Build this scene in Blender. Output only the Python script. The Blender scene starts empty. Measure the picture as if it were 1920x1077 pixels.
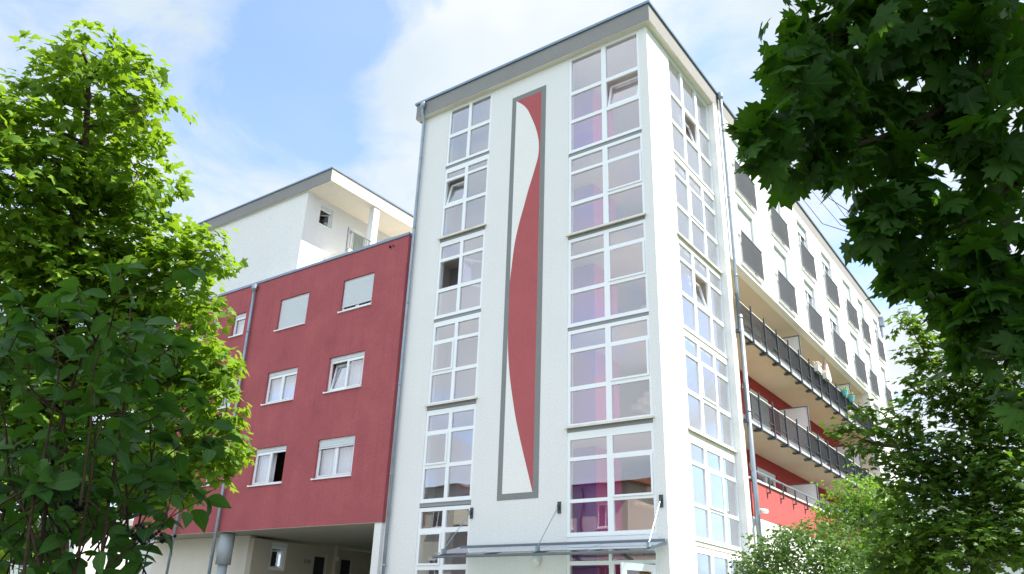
import bpy, math, random
import numpy as np
from mathutils import Vector, Matrix
R = math.radians
C = bpy.context.scene.collection
scene = bpy.context.scene
random.seed(7)

# ------------------------------------------------------------------ camera
cam_d = bpy.data.cameras.new('camera'); cam = bpy.data.objects.new('camera', cam_d); C.objects.link(cam)
cam_d.sensor_width = 36; cam_d.lens = 36 * 1477.8 / 1920; cam_d.clip_end = 5000; cam_d.clip_start = 0.05
yaw, pitch, roll = R(-36.329), R(23.4), R(2.0585)
F_ = Vector((math.sin(yaw)*math.cos(pitch), math.cos(yaw)*math.cos(pitch), math.sin(pitch)))
r0 = Vector((math.cos(yaw), -math.sin(yaw), 0)); u0_ = r0.cross(F_)
Rr = math.cos(roll)*r0 + math.sin(roll)*u0_; Uu = -math.sin(roll)*r0 + math.cos(roll)*u0_
M = Matrix((Rr, Uu, -F_)).transposed().to_4x4(); M.translation = Vector((8.4281, -18.1375, 1.6))
cam.matrix_world = M
scene.camera = cam

# ------------------------------------------------------------------ light
SUN_EL, SUN_AZ = R(54), R(25)            # azimuth from +x towards +y
sd = Vector((math.cos(SUN_EL)*math.cos(SUN_AZ), math.cos(SUN_EL)*math.sin(SUN_AZ), math.sin(SUN_EL)))
sl = bpy.data.lights.new('sun', 'SUN'); sl.energy = 4.6; sl.angle = R(0.5); sl.color = (1, .93, .81)
so = bpy.data.objects.new('sun', sl); C.objects.link(so); so.rotation_euler = (-sd).to_track_quat('-Z', 'Y').to_euler()
so.location = (20, 10, 40)
world = bpy.data.worlds.new('World'); scene.world = world; world.use_nodes = True
nt = world.node_tree; nt.nodes.clear()
def N(t, ty, **kw):
    n = t.nodes.new(ty)
    for k, v in kw.items(): setattr(n, k, v)
    return n
out = N(nt, 'ShaderNodeOutputWorld'); bg = N(nt, 'ShaderNodeBackground'); bg.inputs[1].default_value = 0.1
sky = N(nt, 'ShaderNodeTexSky', sky_type='NISHITA', sun_disc=False)
sky.sun_elevation = SUN_EL; sky.sun_rotation = math.pi/2 - SUN_AZ; sky.dust_density = 1.0; sky.air_density = 1.0
tc = N(nt, 'ShaderNodeTexCoord')
mp = N(nt, 'ShaderNodeMapping'); mp.inputs['Scale'].default_value = (1, 1, 1.6)
nz = N(nt, 'ShaderNodeTexNoise'); nz.inputs['Scale'].default_value = 3.9; nz.inputs['Detail'].default_value = 10; nz.inputs['Roughness'].default_value = .6; nz.inputs['Distortion'].default_value = .4
nt.links.new(tc.outputs['Generated'], mp.inputs[0]); nt.links.new(mp.outputs[0], nz.inputs[0])
def mth(t, op, a, b=None, clamp=False):
    n = N(t, 'ShaderNodeMath', operation=op); n.use_clamp = clamp
    for i, v in enumerate((a, b)):
        if v is None: continue
        if isinstance(v, (int, float)): n.inputs[i].default_value = v
        else: t.links.new(v, n.inputs[i])
    return n.outputs[0]
# openings in the cloud cover: (direction, angular size, strength)
acc = None
for d, s, w in [((-.684,.412,.603), .075, .5), ((-.637,.429,.64), .085, .75), ((-.65,.502,.57), .075, .55), ((-.655,.535,.53), .05, .35), ((-.58,.48,.66), .05, .3), ((-.789,.216,.576), .06, .4),
                ((-.275,.706,.653), .10, .3), ((-.215,.734,.644), .09, .25), ((-.125,.906,.404), .10, .25), ((.3,.3,.9), .4, .4)]:
    dn = Vector(d).normalized()
    vd = N(nt, 'ShaderNodeVectorMath', operation='DISTANCE'); vd.inputs[1].default_value = dn
    nt.links.new(tc.outputs['Generated'], vd.inputs[0])
    q = mth(nt, 'DIVIDE', vd.outputs['Value'], s); q = mth(nt, 'MULTIPLY', q, q); q = mth(nt, 'MULTIPLY', q, -1.0)
    q = mth(nt, 'EXPONENT', q); q = mth(nt, 'MULTIPLY', q, w)
    acc = q if acc is None else mth(nt, 'ADD', acc, q)
t1 = mth(nt, 'SUBTRACT', nz.outputs['Fac'], .5); t1 = mth(nt, 'MULTIPLY', t1, 4.2)
hole = mth(nt, 'ADD', acc, t1); hole = mth(nt, 'SUBTRACT', hole, 0.02)
hole = mth(nt, 'MULTIPLY', hole, 1.25, True)
hole = mth(nt, 'MULTIPLY', hole, 0.72)
nz2 = N(nt, 'ShaderNodeTexNoise'); nz2.inputs['Scale'].default_value = 2.0; nz2.inputs['Detail'].default_value = 5
nt.links.new(mp.outputs[0], nz2.inputs[0])
cl = N(nt, 'ShaderNodeMixRGB'); cl.inputs[1].default_value = (2.65, 3.15, 3.6, 1); cl.inputs[2].default_value = (3.7, 3.9, 4.05, 1)
rmp = N(nt, 'ShaderNodeMapRange'); rmp.inputs[1].default_value = .38; rmp.inputs[2].default_value = .6
nt.links.new(nz2.outputs['Fac'], rmp.inputs[0]); nt.links.new(rmp.outputs[0], cl.inputs[0])
skm = N(nt, 'ShaderNodeMixRGB', blend_type='MULTIPLY'); skm.inputs[0].default_value = 1; skm.inputs[2].default_value = (1.15, 1.35, 1.65, 1)
nt.links.new(sky.outputs[0], skm.inputs[1])
mx = N(nt, 'ShaderNodeMixRGB'); nt.links.new(hole, mx.inputs[0]); nt.links.new(cl.outputs[0], mx.inputs[1]); nt.links.new(skm.outputs[0], mx.inputs[2])
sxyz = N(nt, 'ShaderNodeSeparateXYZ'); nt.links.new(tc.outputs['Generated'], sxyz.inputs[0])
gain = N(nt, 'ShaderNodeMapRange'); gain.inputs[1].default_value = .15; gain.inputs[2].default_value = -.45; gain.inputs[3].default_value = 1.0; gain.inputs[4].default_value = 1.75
nt.links.new(sxyz.outputs[1], gain.inputs[0])        # sky brightening added towards -y, behind the camera, to light the shaded front walls
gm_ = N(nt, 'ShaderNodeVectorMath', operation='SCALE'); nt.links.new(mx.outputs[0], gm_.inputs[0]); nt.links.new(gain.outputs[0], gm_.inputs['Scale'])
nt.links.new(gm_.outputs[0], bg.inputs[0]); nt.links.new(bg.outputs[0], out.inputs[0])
scene.view_settings.view_transform = 'Standard'; scene.view_settings.look = 'None'; scene.view_settings.gamma = 1
scene.view_settings.exposure = 1.38
scene.cycles.max_bounces = 8; scene.cycles.transparent_max_bounces = 16; scene.cycles.diffuse_bounces = 4

# ------------------------------------------------------------------ materials
MATS = {}
def mat(name, col, rough=.8, metal=0., bump=0., bscale=60., var=0., vscale=1.5, spec=.3, streak=0., col2=None):
    if name in MATS: return MATS[name]
    m = bpy.data.materials.new(name); m.use_nodes = True; t = m.node_tree; b = t.nodes['Principled BSDF']
    b.inputs['Roughness'].default_value = rough; b.inputs['Metallic'].default_value = metal
    b.inputs['Specular IOR Level'].default_value = spec
    co = N(t, 'ShaderNodeTexCoord')
    base = N(t, 'ShaderNodeMixRGB'); base.inputs[1].default_value = (*col, 1)
    c2 = col2 or tuple(c*(1-var) for c in col); base.inputs[2].default_value = (*c2, 1)
    n1 = N(t, 'ShaderNodeTexNoise'); n1.inputs['Scale'].default_value = vscale; n1.inputs['Detail'].default_value = 8; n1.inputs['Roughness'].default_value = .65
    t.links.new(co.outputs['Object'], n1.inputs[0])
    mr = N(t, 'ShaderNodeMapRange'); mr.inputs[1].default_value = .35; mr.inputs[2].default_value = .7
    t.links.new(n1.outputs['Fac'], mr.inputs[0]); t.links.new(mr.outputs[0], base.inputs[0])
    last = base.outputs[0]
    if streak:
        mpp = N(t, 'ShaderNodeMapping'); mpp.inputs['Scale'].default_value = (3.2, 3.2, .12)
        t.links.new(co.outputs['Object'], mpp.inputs[0])
        n3 = N(t, 'ShaderNodeTexNoise'); n3.inputs['Scale'].default_value = 2.2; n3.inputs['Detail'].default_value = 6
        t.links.new(mpp.outputs[0], n3.inputs[0])
        m3 = N(t, 'ShaderNodeMapRange'); m3.inputs[1].default_value = .5; m3.inputs[2].default_value = .75; m3.inputs[3].default_value = 0; m3.inputs[4].default_value = streak
        t.links.new(n3.outputs['Fac'], m3.inputs[0])
        s3 = N(t, 'ShaderNodeMixRGB'); s3.inputs[2].default_value = (*[c*.62 for c in col], 1)
        t.links.new(m3.outputs[0], s3.inputs[0]); t.links.new(last, s3.inputs[1]); last = s3.outputs[0]
    if bump:
        n2 = N(t, 'ShaderNodeTexNoise'); n2.inputs['Scale'].default_value = bscale; n2.inputs['Detail'].default_value = 4
        t.links.new(co.outputs['Object'], n2.inputs[0])
        bp = N(t, 'ShaderNodeBump'); bp.inputs['Strength'].default_value = bump; bp.inputs['Distance'].default_value = .02
        t.links.new(n2.outputs['Fac'], bp.inputs['Height']); t.links.new(bp.outputs[0], b.inputs['Normal'])
        g = N(t, 'ShaderNodeMixRGB', blend_type='MULTIPLY'); g.inputs[0].default_value = .4
        rg = N(t, 'ShaderNodeMapRange'); rg.inputs[1].default_value = .3; rg.inputs[2].default_value = .7; rg.inputs[3].default_value = .7; rg.inputs[4].default_value = 1.1
        t.links.new(n2.outputs['Fac'], rg.inputs[0]); t.links.new(last, g.inputs[1]); t.links.new(rg.outputs[0], g.inputs[2]); last = g.outputs[0]
    t.links.new(last, b.inputs['Base Color'])
    MATS[name] = m; return m
white = mat('white_render', (.78, .785, .785), .9, bump=.4, bscale=26, var=.04, vscale=.35, spec=.1, streak=.05)
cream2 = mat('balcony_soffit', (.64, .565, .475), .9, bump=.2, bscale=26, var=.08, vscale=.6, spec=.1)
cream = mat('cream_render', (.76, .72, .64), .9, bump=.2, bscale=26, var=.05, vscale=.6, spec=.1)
red = mat('red_render', (.42, .115, .128), .9, bump=.6, bscale=24, var=.2, vscale=.8, spec=.1, streak=.3)
pred = mat('painted_red', (.44, .12, .13), .9, bump=.3, bscale=26, var=.08, vscale=.9, spec=.1)
pwhite = mat('painted_white', (.82, .82, .80), .9, bump=.2, bscale=26, var=.03, vscale=.6, spec=.1)
grey = mat('grey_render', (.29, .285, .285), .9, bump=.3, bscale=26, var=.10, vscale=.7, spec=.1)
pgrey = mat('painted_grey', (.24, .25, .25), .9, bump=.2, bscale=26, var=.06, spec=.1)
zinc = mat('zinc_sheet', (.30, .36, .43), .42, .55, var=.25, vscale=2.5)
coping = mat('blue_grey_coping', (.20, .27, .36), .4, .5, var=.2, vscale=1.5)
pvc = mat('white_frame', (.80, .83, .86), .35, var=.03, spec=.5)
sill_m = mat('sill_metal', (.78, .75, .66), .45, var=.18, vscale=3)
shut_m = mat('roller_shutter', (.62, .66, .70), .5, var=.05)
dgrey = mat('dark_grey_metal', (.075, .09, .105), .5, .3, var=.2)
midg = mat('mid_grey_metal', (.17, .19, .22), .5, .3, var=.15)
blk = mat('black_plastic', (.015, .015, .018), .4)
bars_m = mat('anthracite_bars', (.14, .145, .16), .55, .2, var=.1)
bars_d = mat('balcony_bars', (.06, .065, .075), .5, .2, var=.2)
mat_m = mat('grey_brown_screen', (.085, .075, .07), .85, var=.2, bump=.3, bscale=80)
divider_m = mat('divider_panel', (.70, .72, .76), .5, var=.04)
magenta = mat('magenta_wall', (.85, .14, .55), .7, var=.05)
purple = mat('purple_sky_tint', (.46, .13, .80), .7, var=.05)
int_w = mat('interior_paint', (.80, .75, .66), .8, var=.04)
int_l = mat('interior_lilac', (.60, .54, .62), .8, var=.05)
int_red = mat('interior_red', (.22, .02, .02), .7)
dark_i = mat('interior_dark', (.03, .03, .032), .9)
curt = mat('net_curtain', (.74, .72, .78), .9, var=.06, vscale=4)
concrete = mat('ground_paving', (.30, .29, .27), .9, bump=.3, bscale=8, var=.2, vscale=1)
colm = mat('column_paint', (.40, .45, .48), .6, var=.06)
textm = mat('lettering', (.09, .09, .09), .5)
bark = mat('bark', (.115, .085, .06), .95, bump=.9, bscale=30, var=.4, vscale=9)
twigm = mat('twig_bark', (.075, .045, .03), .9, bump=.5, bscale=60, var=.3, vscale=12)
grassm = mat('grass_ground', (.05, .09, .025), .95, bump=.6, bscale=20, var=.4, vscale=2)
tile_red = mat('red_roof_tiles', (.30, .10, .05), .85, bump=.6, bscale=14, var=.3, vscale=4)
tile_tan = mat('tan_roof_tiles', (.33, .25, .15), .85, bump=.6, bscale=14, var=.3, vscale=4)
house_w = mat('house_render', (.62, .52, .48), .9, var=.06)
house_y = mat('house_render_pale', (.60, .60, .52), .9, var=.06)
brownp = mat('brown_cladding', (.16, .05, .03), .8, var=.2)
farw = mat('far_render', (.62, .63, .62), .9, var=.05)
teal = mat('teal_pot', (.16, .48, .50), .5)
blue_c = mat('blue_cloth', (.05, .14, .33), .85, var=.15)
pink_c = mat('pink_cloth', (.72, .50, .50), .85, var=.15, col2=(.8, .76, .74), vscale=14)
berry = mat('berry_skin', (.008, .006, .012), .3)

def glass(name, tint, f0, rgh=.0):
    m = bpy.data.materials.new(name); m.use_nodes = True; t = m.node_tree; t.nodes.clear()
    o = N(t, 'ShaderNodeOutputMaterial'); mix = N(t, 'ShaderNodeMixShader'); tr = N(t, 'ShaderNodeBsdfTransparent'); gl = N(t, 'ShaderNodeBsdfGlossy')
    tr.inputs[0].default_value = (*tint, 1); gl.inputs['Roughness'].default_value = rgh; gl.inputs[0].default_value = (.93, .94, 1, 1)
    lw = N(t, 'ShaderNodeLayerWeight'); lw.inputs[0].default_value = .5
    p = mth(t, 'POWER', lw.outputs['Facing'], 2.4); p = mth(t, 'MULTIPLY', p, 1-f0); p = mth(t, 'ADD', p, f0, True)
    co = N(t, 'ShaderNodeTexCoord'); n2 = N(t, 'ShaderNodeTexNoise'); n2.inputs['Scale'].default_value = .9; n2.inputs['Detail'].default_value = 1
    t.links.new(co.outputs['Object'], n2.inputs[0])
    bp = N(t, 'ShaderNodeBump'); bp.inputs['Strength'].default_value = .05; bp.inputs['Distance'].default_value = .06
    t.links.new(n2.outputs['Fac'], bp.inputs['Height']); t.links.new(bp.outputs[0], gl.inputs['Normal'])
    t.links.new(p, mix.inputs[0]); t.links.new(tr.outputs[0], mix.inputs[1]); t.links.new(gl.outputs[0], mix.inputs[2]); t.links.new(mix.outputs[0], o.inputs[0])
    MATS[name] = m; return m
gl_f = glass('tower_glass', (.95, .91, .93), .23)
gl_s = glass('side_glass', (.92, .93, .95), .52)
gl_n = glass('window_glass', (.85, .87, .88), .16)
gl_can = glass('canopy_glass', (.68, .80, .76), .08)

def leaf_mat(name, c1, c2, trans, tfac=.45, vein=None):
    m = bpy.data.materials.new(name); m.use_nodes = True; t = m.node_tree; b = t.nodes['Principled BSDF']; o = t.nodes['Material Output']
    g = N(t, 'ShaderNodeNewGeometry'); mixc = N(t, 'ShaderNodeMixRGB'); mixc.inputs[1].default_value = (*c1, 1); mixc.inputs[2].default_value = (*c2, 1)
    t.links.new(g.outputs['Random Per Island'], mixc.inputs[0])
    last = mixc.outputs[0]
    b.inputs['Roughness'].default_value = .55; b.inputs['Specular IOR Level'].default_value = .25
    if vein:
        uv = N(t, 'ShaderNodeUVMap'); sx = N(t, 'ShaderNodeSeparateXYZ'); t.links.new(uv.outputs[0], sx.inputs[0])
        ax = mth(t, 'ABSOLUTE', sx.outputs[0]); 
        if vein == 'pinnate':
            w = mth(t, 'MULTIPLY', ax, 1.1); w = mth(t, 'SUBTRACT', sx.outputs[1], w); w = mth(t, 'MULTIPLY', w, 7.0); w = mth(t, 'FRACT', w); w = mth(t, 'SUBTRACT', w, .5); w = mth(t, 'ABSOLUTE', w); w = mth(t, 'LESS_THAN', w, .07)
        else:
            an = mth(t, 'ARCTAN2', ax, sx.outputs[1]); 
            w1 = mth(t, 'SUBTRACT', an, .72); w1 = mth(t, 'ABSOLUTE', w1); w1 = mth(t, 'LESS_THAN', w1, .035)
            w2 = mth(t, 'SUBTRACT', an, 1.35); w2 = mth(t, 'ABSOLUTE', w2); w2 = mth(t, 'LESS_THAN', w2, .035); w = mth(t, 'MAXIMUM', w1, w2)
        mid = mth(t, 'LESS_THAN', ax, .018); w = mth(t, 'MAXIMUM', w, mid); w = mth(t, 'MULTIPLY', w, .45)
        vm = N(t, 'ShaderNodeMixRGB'); vm.inputs[2].default_value = (c2[0]*2.2, c2[1]*1.7, c2[2]*2, 1)
        t.links.new(w, vm.inputs[0]); t.links.new(last, vm.inputs[1]); last = vm.outputs[0]
    t.links.new(last, b.inputs['Base Color'])
    tr = N(t, 'ShaderNodeBsdfTranslucent'); tr.inputs[0].default_value = (*trans, 1)
    mx_ = N(t, 'ShaderNodeMixShader'); mx_.inputs[0].default_value = tfac
    t.links.new(b.outputs[0], mx_.inputs[1]); t.links.new(tr.outputs[0], mx_.inputs[2]); t.links.new(mx_.outputs[0], o.inputs[0])
    return m
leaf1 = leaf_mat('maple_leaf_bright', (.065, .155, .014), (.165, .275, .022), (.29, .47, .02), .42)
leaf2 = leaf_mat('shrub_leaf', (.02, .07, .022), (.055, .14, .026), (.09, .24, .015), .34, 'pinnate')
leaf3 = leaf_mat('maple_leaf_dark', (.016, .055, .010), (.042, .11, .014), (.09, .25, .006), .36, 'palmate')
leaf4 = leaf_mat('maple_leaf_mid', (.03, .085, .014), (.085, .16, .018), (.16, .31, .015), .38)
leaf5 = leaf_mat('small_leaf_pale', (.07, .17, .025), (.15, .27, .04), (.24, .42, .03), .4)
leaf6 = leaf_mat('bush_leaf', (.05, .12, .03), (.12, .20, .05), (.14, .26, .03), .3)

# ------------------------------------------------------------------ mesh helpers
ORIG = {}
def tag(o, label=None, cat=None, group=None, kind=None):
    for k, v in (('label', label), ('category', cat), ('group', group), ('kind', kind)):
        if v: o[k] = v
    return o
def empty(name, loc, label, cat, group=None):
    o = bpy.data.objects.new(name, None); C.objects.link(o); o.location = loc; o.empty_display_size = .2
    ORIG[o.name] = Vector(loc); return tag(o, label, cat, group)
class Pl:
    """a vertical wall plane: F looks towards -y, S looks towards +x; d is the distance outwards"""
    def __init__(s, kind, c): s.k, s.c = kind, c
    def P(s, u, d, z): return Vector((u, s.c-d, z)) if s.k == 'F' else Vector((s.c+d, u, z))
class MB:
    def __init__(s): s.v = []; s.f = []; s.mi = []; s.cur = 0
    def add(s, vs, fs):
        o = len(s.v); s.v += [tuple(v) for v in vs]; s.f += [tuple(i+o for i in f) for f in fs]; s.mi += [s.cur]*len(fs)
    def box(s, a, b, rot=None, piv=None):
        x0, x1 = sorted((a[0], b[0])); y0, y1 = sorted((a[1], b[1])); z0, z1 = sorted((a[2], b[2]))
        vs = [Vector(p) for p in ((x0,y0,z0),(x1,y0,z0),(x1,y1,z0),(x0,y1,z0),(x0,y0,z1),(x1,y0,z1),(x1,y1,z1),(x0,y1,z1))]
        if rot is not None: vs = [piv + rot @ (v-piv) for v in vs]
        s.add(vs, [(0,3,2,1),(4,5,6,7),(0,1,5,4),(1,2,6,5),(2,3,7,6),(3,0,4,7)])
    def pbox(s, pl, u0, u1, d0, d1, z0, z1, rot=None, piv=None): s.box(pl.P(u0,d0,z0), pl.P(u1,d1,z1), rot, piv)
    def grid(s, pl, u0, u1, z0, z1, d0, d1, holes, rot=None, piv=None):
        """a plate with rectangular holes"""
        us = sorted({u0, u1, *[min(max(h[i], u0), u1) for h in holes for i in (0, 1)]}); zs = sorted({z0, z1, *[min(max(h[i], z0), z1) for h in holes for i in (2, 3)]})
        nu, nz_ = len(us)-1, len(zs)-1
        def solid(i, j):
            if i < 0 or j < 0 or i >= nu or j >= nz_: return False
            cu, cz = (us[i]+us[i+1])/2, (zs[j]+zs[j+1])/2
            return not any(h[0] < cu < h[1] and h[2] < cz < h[3] for h in holes)
        def q(pts):
            vs = [pl.P(*p) for p in pts]
            if rot is not None: vs = [piv + rot @ (v-piv) for v in vs]
            s.add(vs, [(0,1,2,3)])
        for i in range(nu):
            for j in range(nz_):
                if not solid(i, j): continue
                a, b, c, d = us[i], us[i+1], zs[j], zs[j+1]
                q([(a,d1,c),(b,d1,c),(b,d1,d),(a,d1,d)]); q([(a,d0,d),(b,d0,d),(b,d0,c),(a,d0,c)])
                if not solid(i-1, j): q([(a,d0,c),(a,d1,c),(a,d1,d),(a,d0,d)])
                if not solid(i+1, j): q([(b,d1,c),(b,d0,c),(b,d0,d),(b,d1,d)])
                if not solid(i, j-1): q([(a,d0,c),(b,d0,c),(b,d1,c),(a,d1,c)])
                if not solid(i, j+1): q([(a,d1,d),(b,d1,d),(b,d0,d),(a,d0,d)])
    def tube(s, pts, r, n=8, caps=True):
        pts = [Vector(p) for p in pts]; rs = r if isinstance(r, (list, tuple)) else [r]*len(pts); o = []; prev = None
        for i, p in enumerate(pts):
            t = (pts[min(i+1, len(pts)-1)] - pts[max(i-1, 0)]).normalized()
            if prev is None: a = t.orthogonal().normalized()
            else: a = (prev - t*prev.dot(t)).normalized()
            prev = a; b = t.cross(a)
            o.append([p + (a*math.cos(k*2*math.pi/n) + b*math.sin(k*2*math.pi/n))*rs[i] for k in range(n)])
        vs = [v for ring in o for v in ring]; fs = []
        for i in range(len(pts)-1):
            for k in range(n): fs.append((i*n+k, i*n+(k+1) % n, (i+1)*n+(k+1) % n, (i+1)*n+k))
        if caps: fs.append(tuple(range(n-1, -1, -1))); fs.append(tuple((len(pts)-1)*n+k for k in range(n)))
        s.add(vs, fs)
    def lathe(s, c, prof, n=16):
        c = Vector(c); s.tube([c+Vector((0,0,z)) for z, _ in prof], [r for _, r in prof], n)
    def sphere(s, c, r, n=8, m=6, sq=(1,1,1)):
        vs = []; fs = []
        for j in range(m+1):
            th = math.pi*j/m
            for k in range(n): vs.append(Vector(c)+Vector((r*sq[0]*math.sin(th)*math.cos(2*math.pi*k/n), r*sq[1]*math.sin(th)*math.sin(2*math.pi*k/n), r*sq[2]*math.cos(th))))
        for j in range(m):
            for k in range(n): fs.append((j*n+k, (j+1)*n+k, (j+1)*n+(k+1) % n, j*n+(k+1) % n))
        s.add(vs, fs)
    def build(s, name, mats, parent=None, smooth=False):
        if not isinstance(mats, (list, tuple)): mats = [mats]
        org = Vector((0,0,0))
        if parent is not None: org = ORIG[parent.name]
        me = bpy.data.meshes.new(name); me.from_pydata([tuple(Vector(v)-org) for v in s.v], [], s.f)
        for m in mats: me.materials.append(m)
        if any(s.mi): me.polygons.foreach_set('material_index', s.mi)
        if smooth: me.polygons.foreach_set('use_smooth', [True]*len(me.polygons))
        me.update(); o = bpy.data.objects.new(name, me); C.objects.link(o)
        if parent is not None: o.parent = parent
        ORIG[o.name] = org; return o
def quad(name, pl, m, parent, rects, d):
    mb = MB()
    for a, b, c, e in rects: mb.add([pl.P(a,d,c), pl.P(b,d,c), pl.P(b,d,e), pl.P(a,d,e)], [(0,1,2,3)])
    return mb.build(name, m, parent)
def text(name, body, size, mw, m, parent):
    cu = bpy.data.curves.new(name, 'FONT'); cu.body = body; cu.size = size; cu.extrude = .008; cu.align_x = 'CENTER'
    tmp = bpy.data.objects.new(name+'_t', cu); C.objects.link(tmp)
    me = bpy.data.meshes.new_from_object(tmp.evaluated_get(bpy.context.evaluated_depsgraph_get())); bpy.data.objects.remove(tmp)
    me.name = name; mw2 = mw.copy()
    mw2.translation = mw.translation - ORIG[parent.name]
    me.transform(mw2); me.materials.append(m); o = bpy.data.objects.new(name, me); C.objects.link(o); o.parent = parent; ORIG[o.name] = ORIG[parent.name]; return o

FP = Pl('F', 0.0); SP = Pl('S', 0.0); WP = Pl('S', 0.2)

# ------------------------------------------------------------------ ground
g = MB(); g.add([(-400,-400,0),(400,-400,0),(400,400,0),(-400,400,0)], [(0,1,2,3)]); tag(g.build('ground', grassm), kind='structure')
g = MB(); g.box((-26,-9.5,-.2),(11,0,.06)); tag(g.build('pavement', concrete), kind='structure')
g = MB(); g.box((-60,-17.2,-.2),(60,-11,.004)); tag(g.build('road', mat('asphalt', (.055,.055,.057), .9, bump=.4, bscale=60, var=.2)), kind='structure')

# ================================================================== main building
B = empty('apartment_building', (0, 0, 0), 'tall white apartment building with glazed corner tower, painted red curve and long balcony wing', 'building')
ZB, ZT = 19.29, 20.0
w = MB()
w.grid(FP, -9.45, 0, 0, ZB, -.3, 0, [(-8.07,-6.09,-.1,19.22), (-2.87,-.29,-.1,19.22)])
w.build('tower_front_wall', white, B)
w = MB(); w.grid(SP, .3, 4.92, 0, ZB, -.3, 0, [(1.56, 4.92, -.1, 19.22)])
w.build('tower_side_wall', white, B)
w = MB(); w.box((-9.45,.3,0),(-9.15,12,ZB)); w.box((-9.15,11.7,0),(-1.6,12,ZB)); w.build('tower_rear_wall', white, B)
# wing: upper storeys, pier next to the tower, ground storey, far end
floors = [16.5, 13.58]
jy = [(6.4,8.5),(10.32,12.42),(14.22,16.25),(17.98,20.15),(21.8,23.9),(24.85,26.5),(28.4,29.95)]
wh = []
for zf in floors:
    for a, b in jy: wh.append((a+.15, b-.35 if b-a > 1.8 else b-.2, zf-.02, zf+2.42))
lowh = []
for zf in (10.62, 7.69, 4.76):
    for a, b in jy[5:]: lowh.append((a+.15, b-.2, zf, zf+2.4))
w = MB()
w.grid(WP, 4.92, 31.0, 0, ZB, -.3, 0, wh + lowh + [(5.3, 24.26, 4.97, 13.27)])
w.build('wing_front_wall', white, B)
w = MB(); w.box((-.1,30.7,0),(-12,31,ZB)); w.build('wing_end_wall', white, B)
for a in ((-1.5,5.0,5.3),(-1.2,24.26,24.56)):
    w = MB(); w.box((a[0],a[1],0),(-.1,a[2],13.27)); w.build('loggia_side_wall', cream, B)
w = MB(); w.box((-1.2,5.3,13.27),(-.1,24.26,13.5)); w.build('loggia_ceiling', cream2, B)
bz = [10.75, 7.79, 4.86]
bh = []
for zf in bz:
    for a, b in ((10.3,12.42),(6.6,8.0),(14.6,16.0),(18.1,20.2)): bh.append((a, b, zf+.25, zf+2.43 if zf < 10 else zf+2.35))
BP = Pl('S', -1.2)
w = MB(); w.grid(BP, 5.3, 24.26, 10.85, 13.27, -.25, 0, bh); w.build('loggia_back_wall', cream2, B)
w = MB(); w.grid(BP, 5.3, 24.26, 4.5, 10.85, -.25, 0, bh)
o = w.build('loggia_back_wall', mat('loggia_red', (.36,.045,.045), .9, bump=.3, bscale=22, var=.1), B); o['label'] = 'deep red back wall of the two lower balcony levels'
# fascia (projects from the tower; in the wing it lies 3 mm proud of the wall)
w = MB(); w.box((-9.6,-.2,ZB),(.203,0,19.93)); w.box((-.1,0,ZB),(.203,31.003,19.93)); w.box((-9.6,0,ZB),(-9.4,12.1,19.93)); w.build('roof_fascia', grey, B)
w = MB(); w.box((-9.4,0,ZB+.02),(-.1,30.9,ZB+.3)); w.build('roof_slab', white, B)
w = MB(); w.box((-9.66,-.26,19.93),(.26,.1,20.02)); w.box((-.15,.1,19.93),(.26,31.06,20.02)); w.box((-9.66,.1,19.93),(-9.3,12.1,20.02)); w.box((-9.3,.1,19.93),(-.15,31,19.98)); w.build('roof_coping', coping, B)
w = MB(); w.box((-9.595,-.195,ZB-.012),(.198,-.001,ZB-.001)); w.box((.001,-.001,ZB-.012),(.198,4.918,ZB-.001)); w.build('eaves_soffit', cream, B)
# painted panel: grey border, white ground, red swoosh - each a thin coat on the render
w = MB(); w.grid(FP, -5.17, -3.77, 4.86, 18.58, 0, .006, [(-5.0,-3.95,5.035,18.39)]); w.build('mural_border', pgrey, B)
w = MB(); w.box((-4.999,-.004,5.036),(-3.951,0,18.389)); w.build('mural_ground', pwhite, B)
curve = [(-4.987,18.386),(-4.736,18.15),(-4.52,17.86),(-4.319,17.408),(-4.147,16.944),(-4.041,16.512),(-4.009,16.152),(-4.04,15.78),(-4.147,15.399),(-4.276,14.992),(-4.405,14.6),(-4.538,14.12),(-4.712,13.519),(-4.857,12.848),(-4.948,12.035),(-5.005,11.369),(-4.998,10.706),(-4.998,10.052),(-4.978,9.406),(-4.920,8.833),(-4.848,8.33),(-4.74,7.773),(-4.62,7.22),(-4.49,6.74),(-4.324,6.183),(-4.155,5.65),(-3.965,5.04)]
cs = []
for i in range(len(curve)-1):
    p0, p1, p2, p3 = (np.array(curve[min(max(k, 0), len(curve)-1)]) for k in (i-1, i, i+1, i+2))
    for t in (0, .25, .5, .75): cs.append(tuple(.5*((2*p1)+(-p0+p2)*t+(2*p0-5*p1+4*p2-p3)*t*t+(-p0+3*p1-3*p2+p3)*t**3)))
cs.append(curve[-1])
w = MB(); vs = []; fs = []
for x, z in cs:
    x = max(x, -4.9985); z = min(z, 18.388)
    vs += [(x,-.008,z), (-3.9515,-.008,z)]
for i in range(len(cs)-1): fs.append((2*i, 2*i+2, 2*i+3, 2*i+1))
w.add(vs, fs); w.build('mural_red_curve', pred, B)

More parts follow.
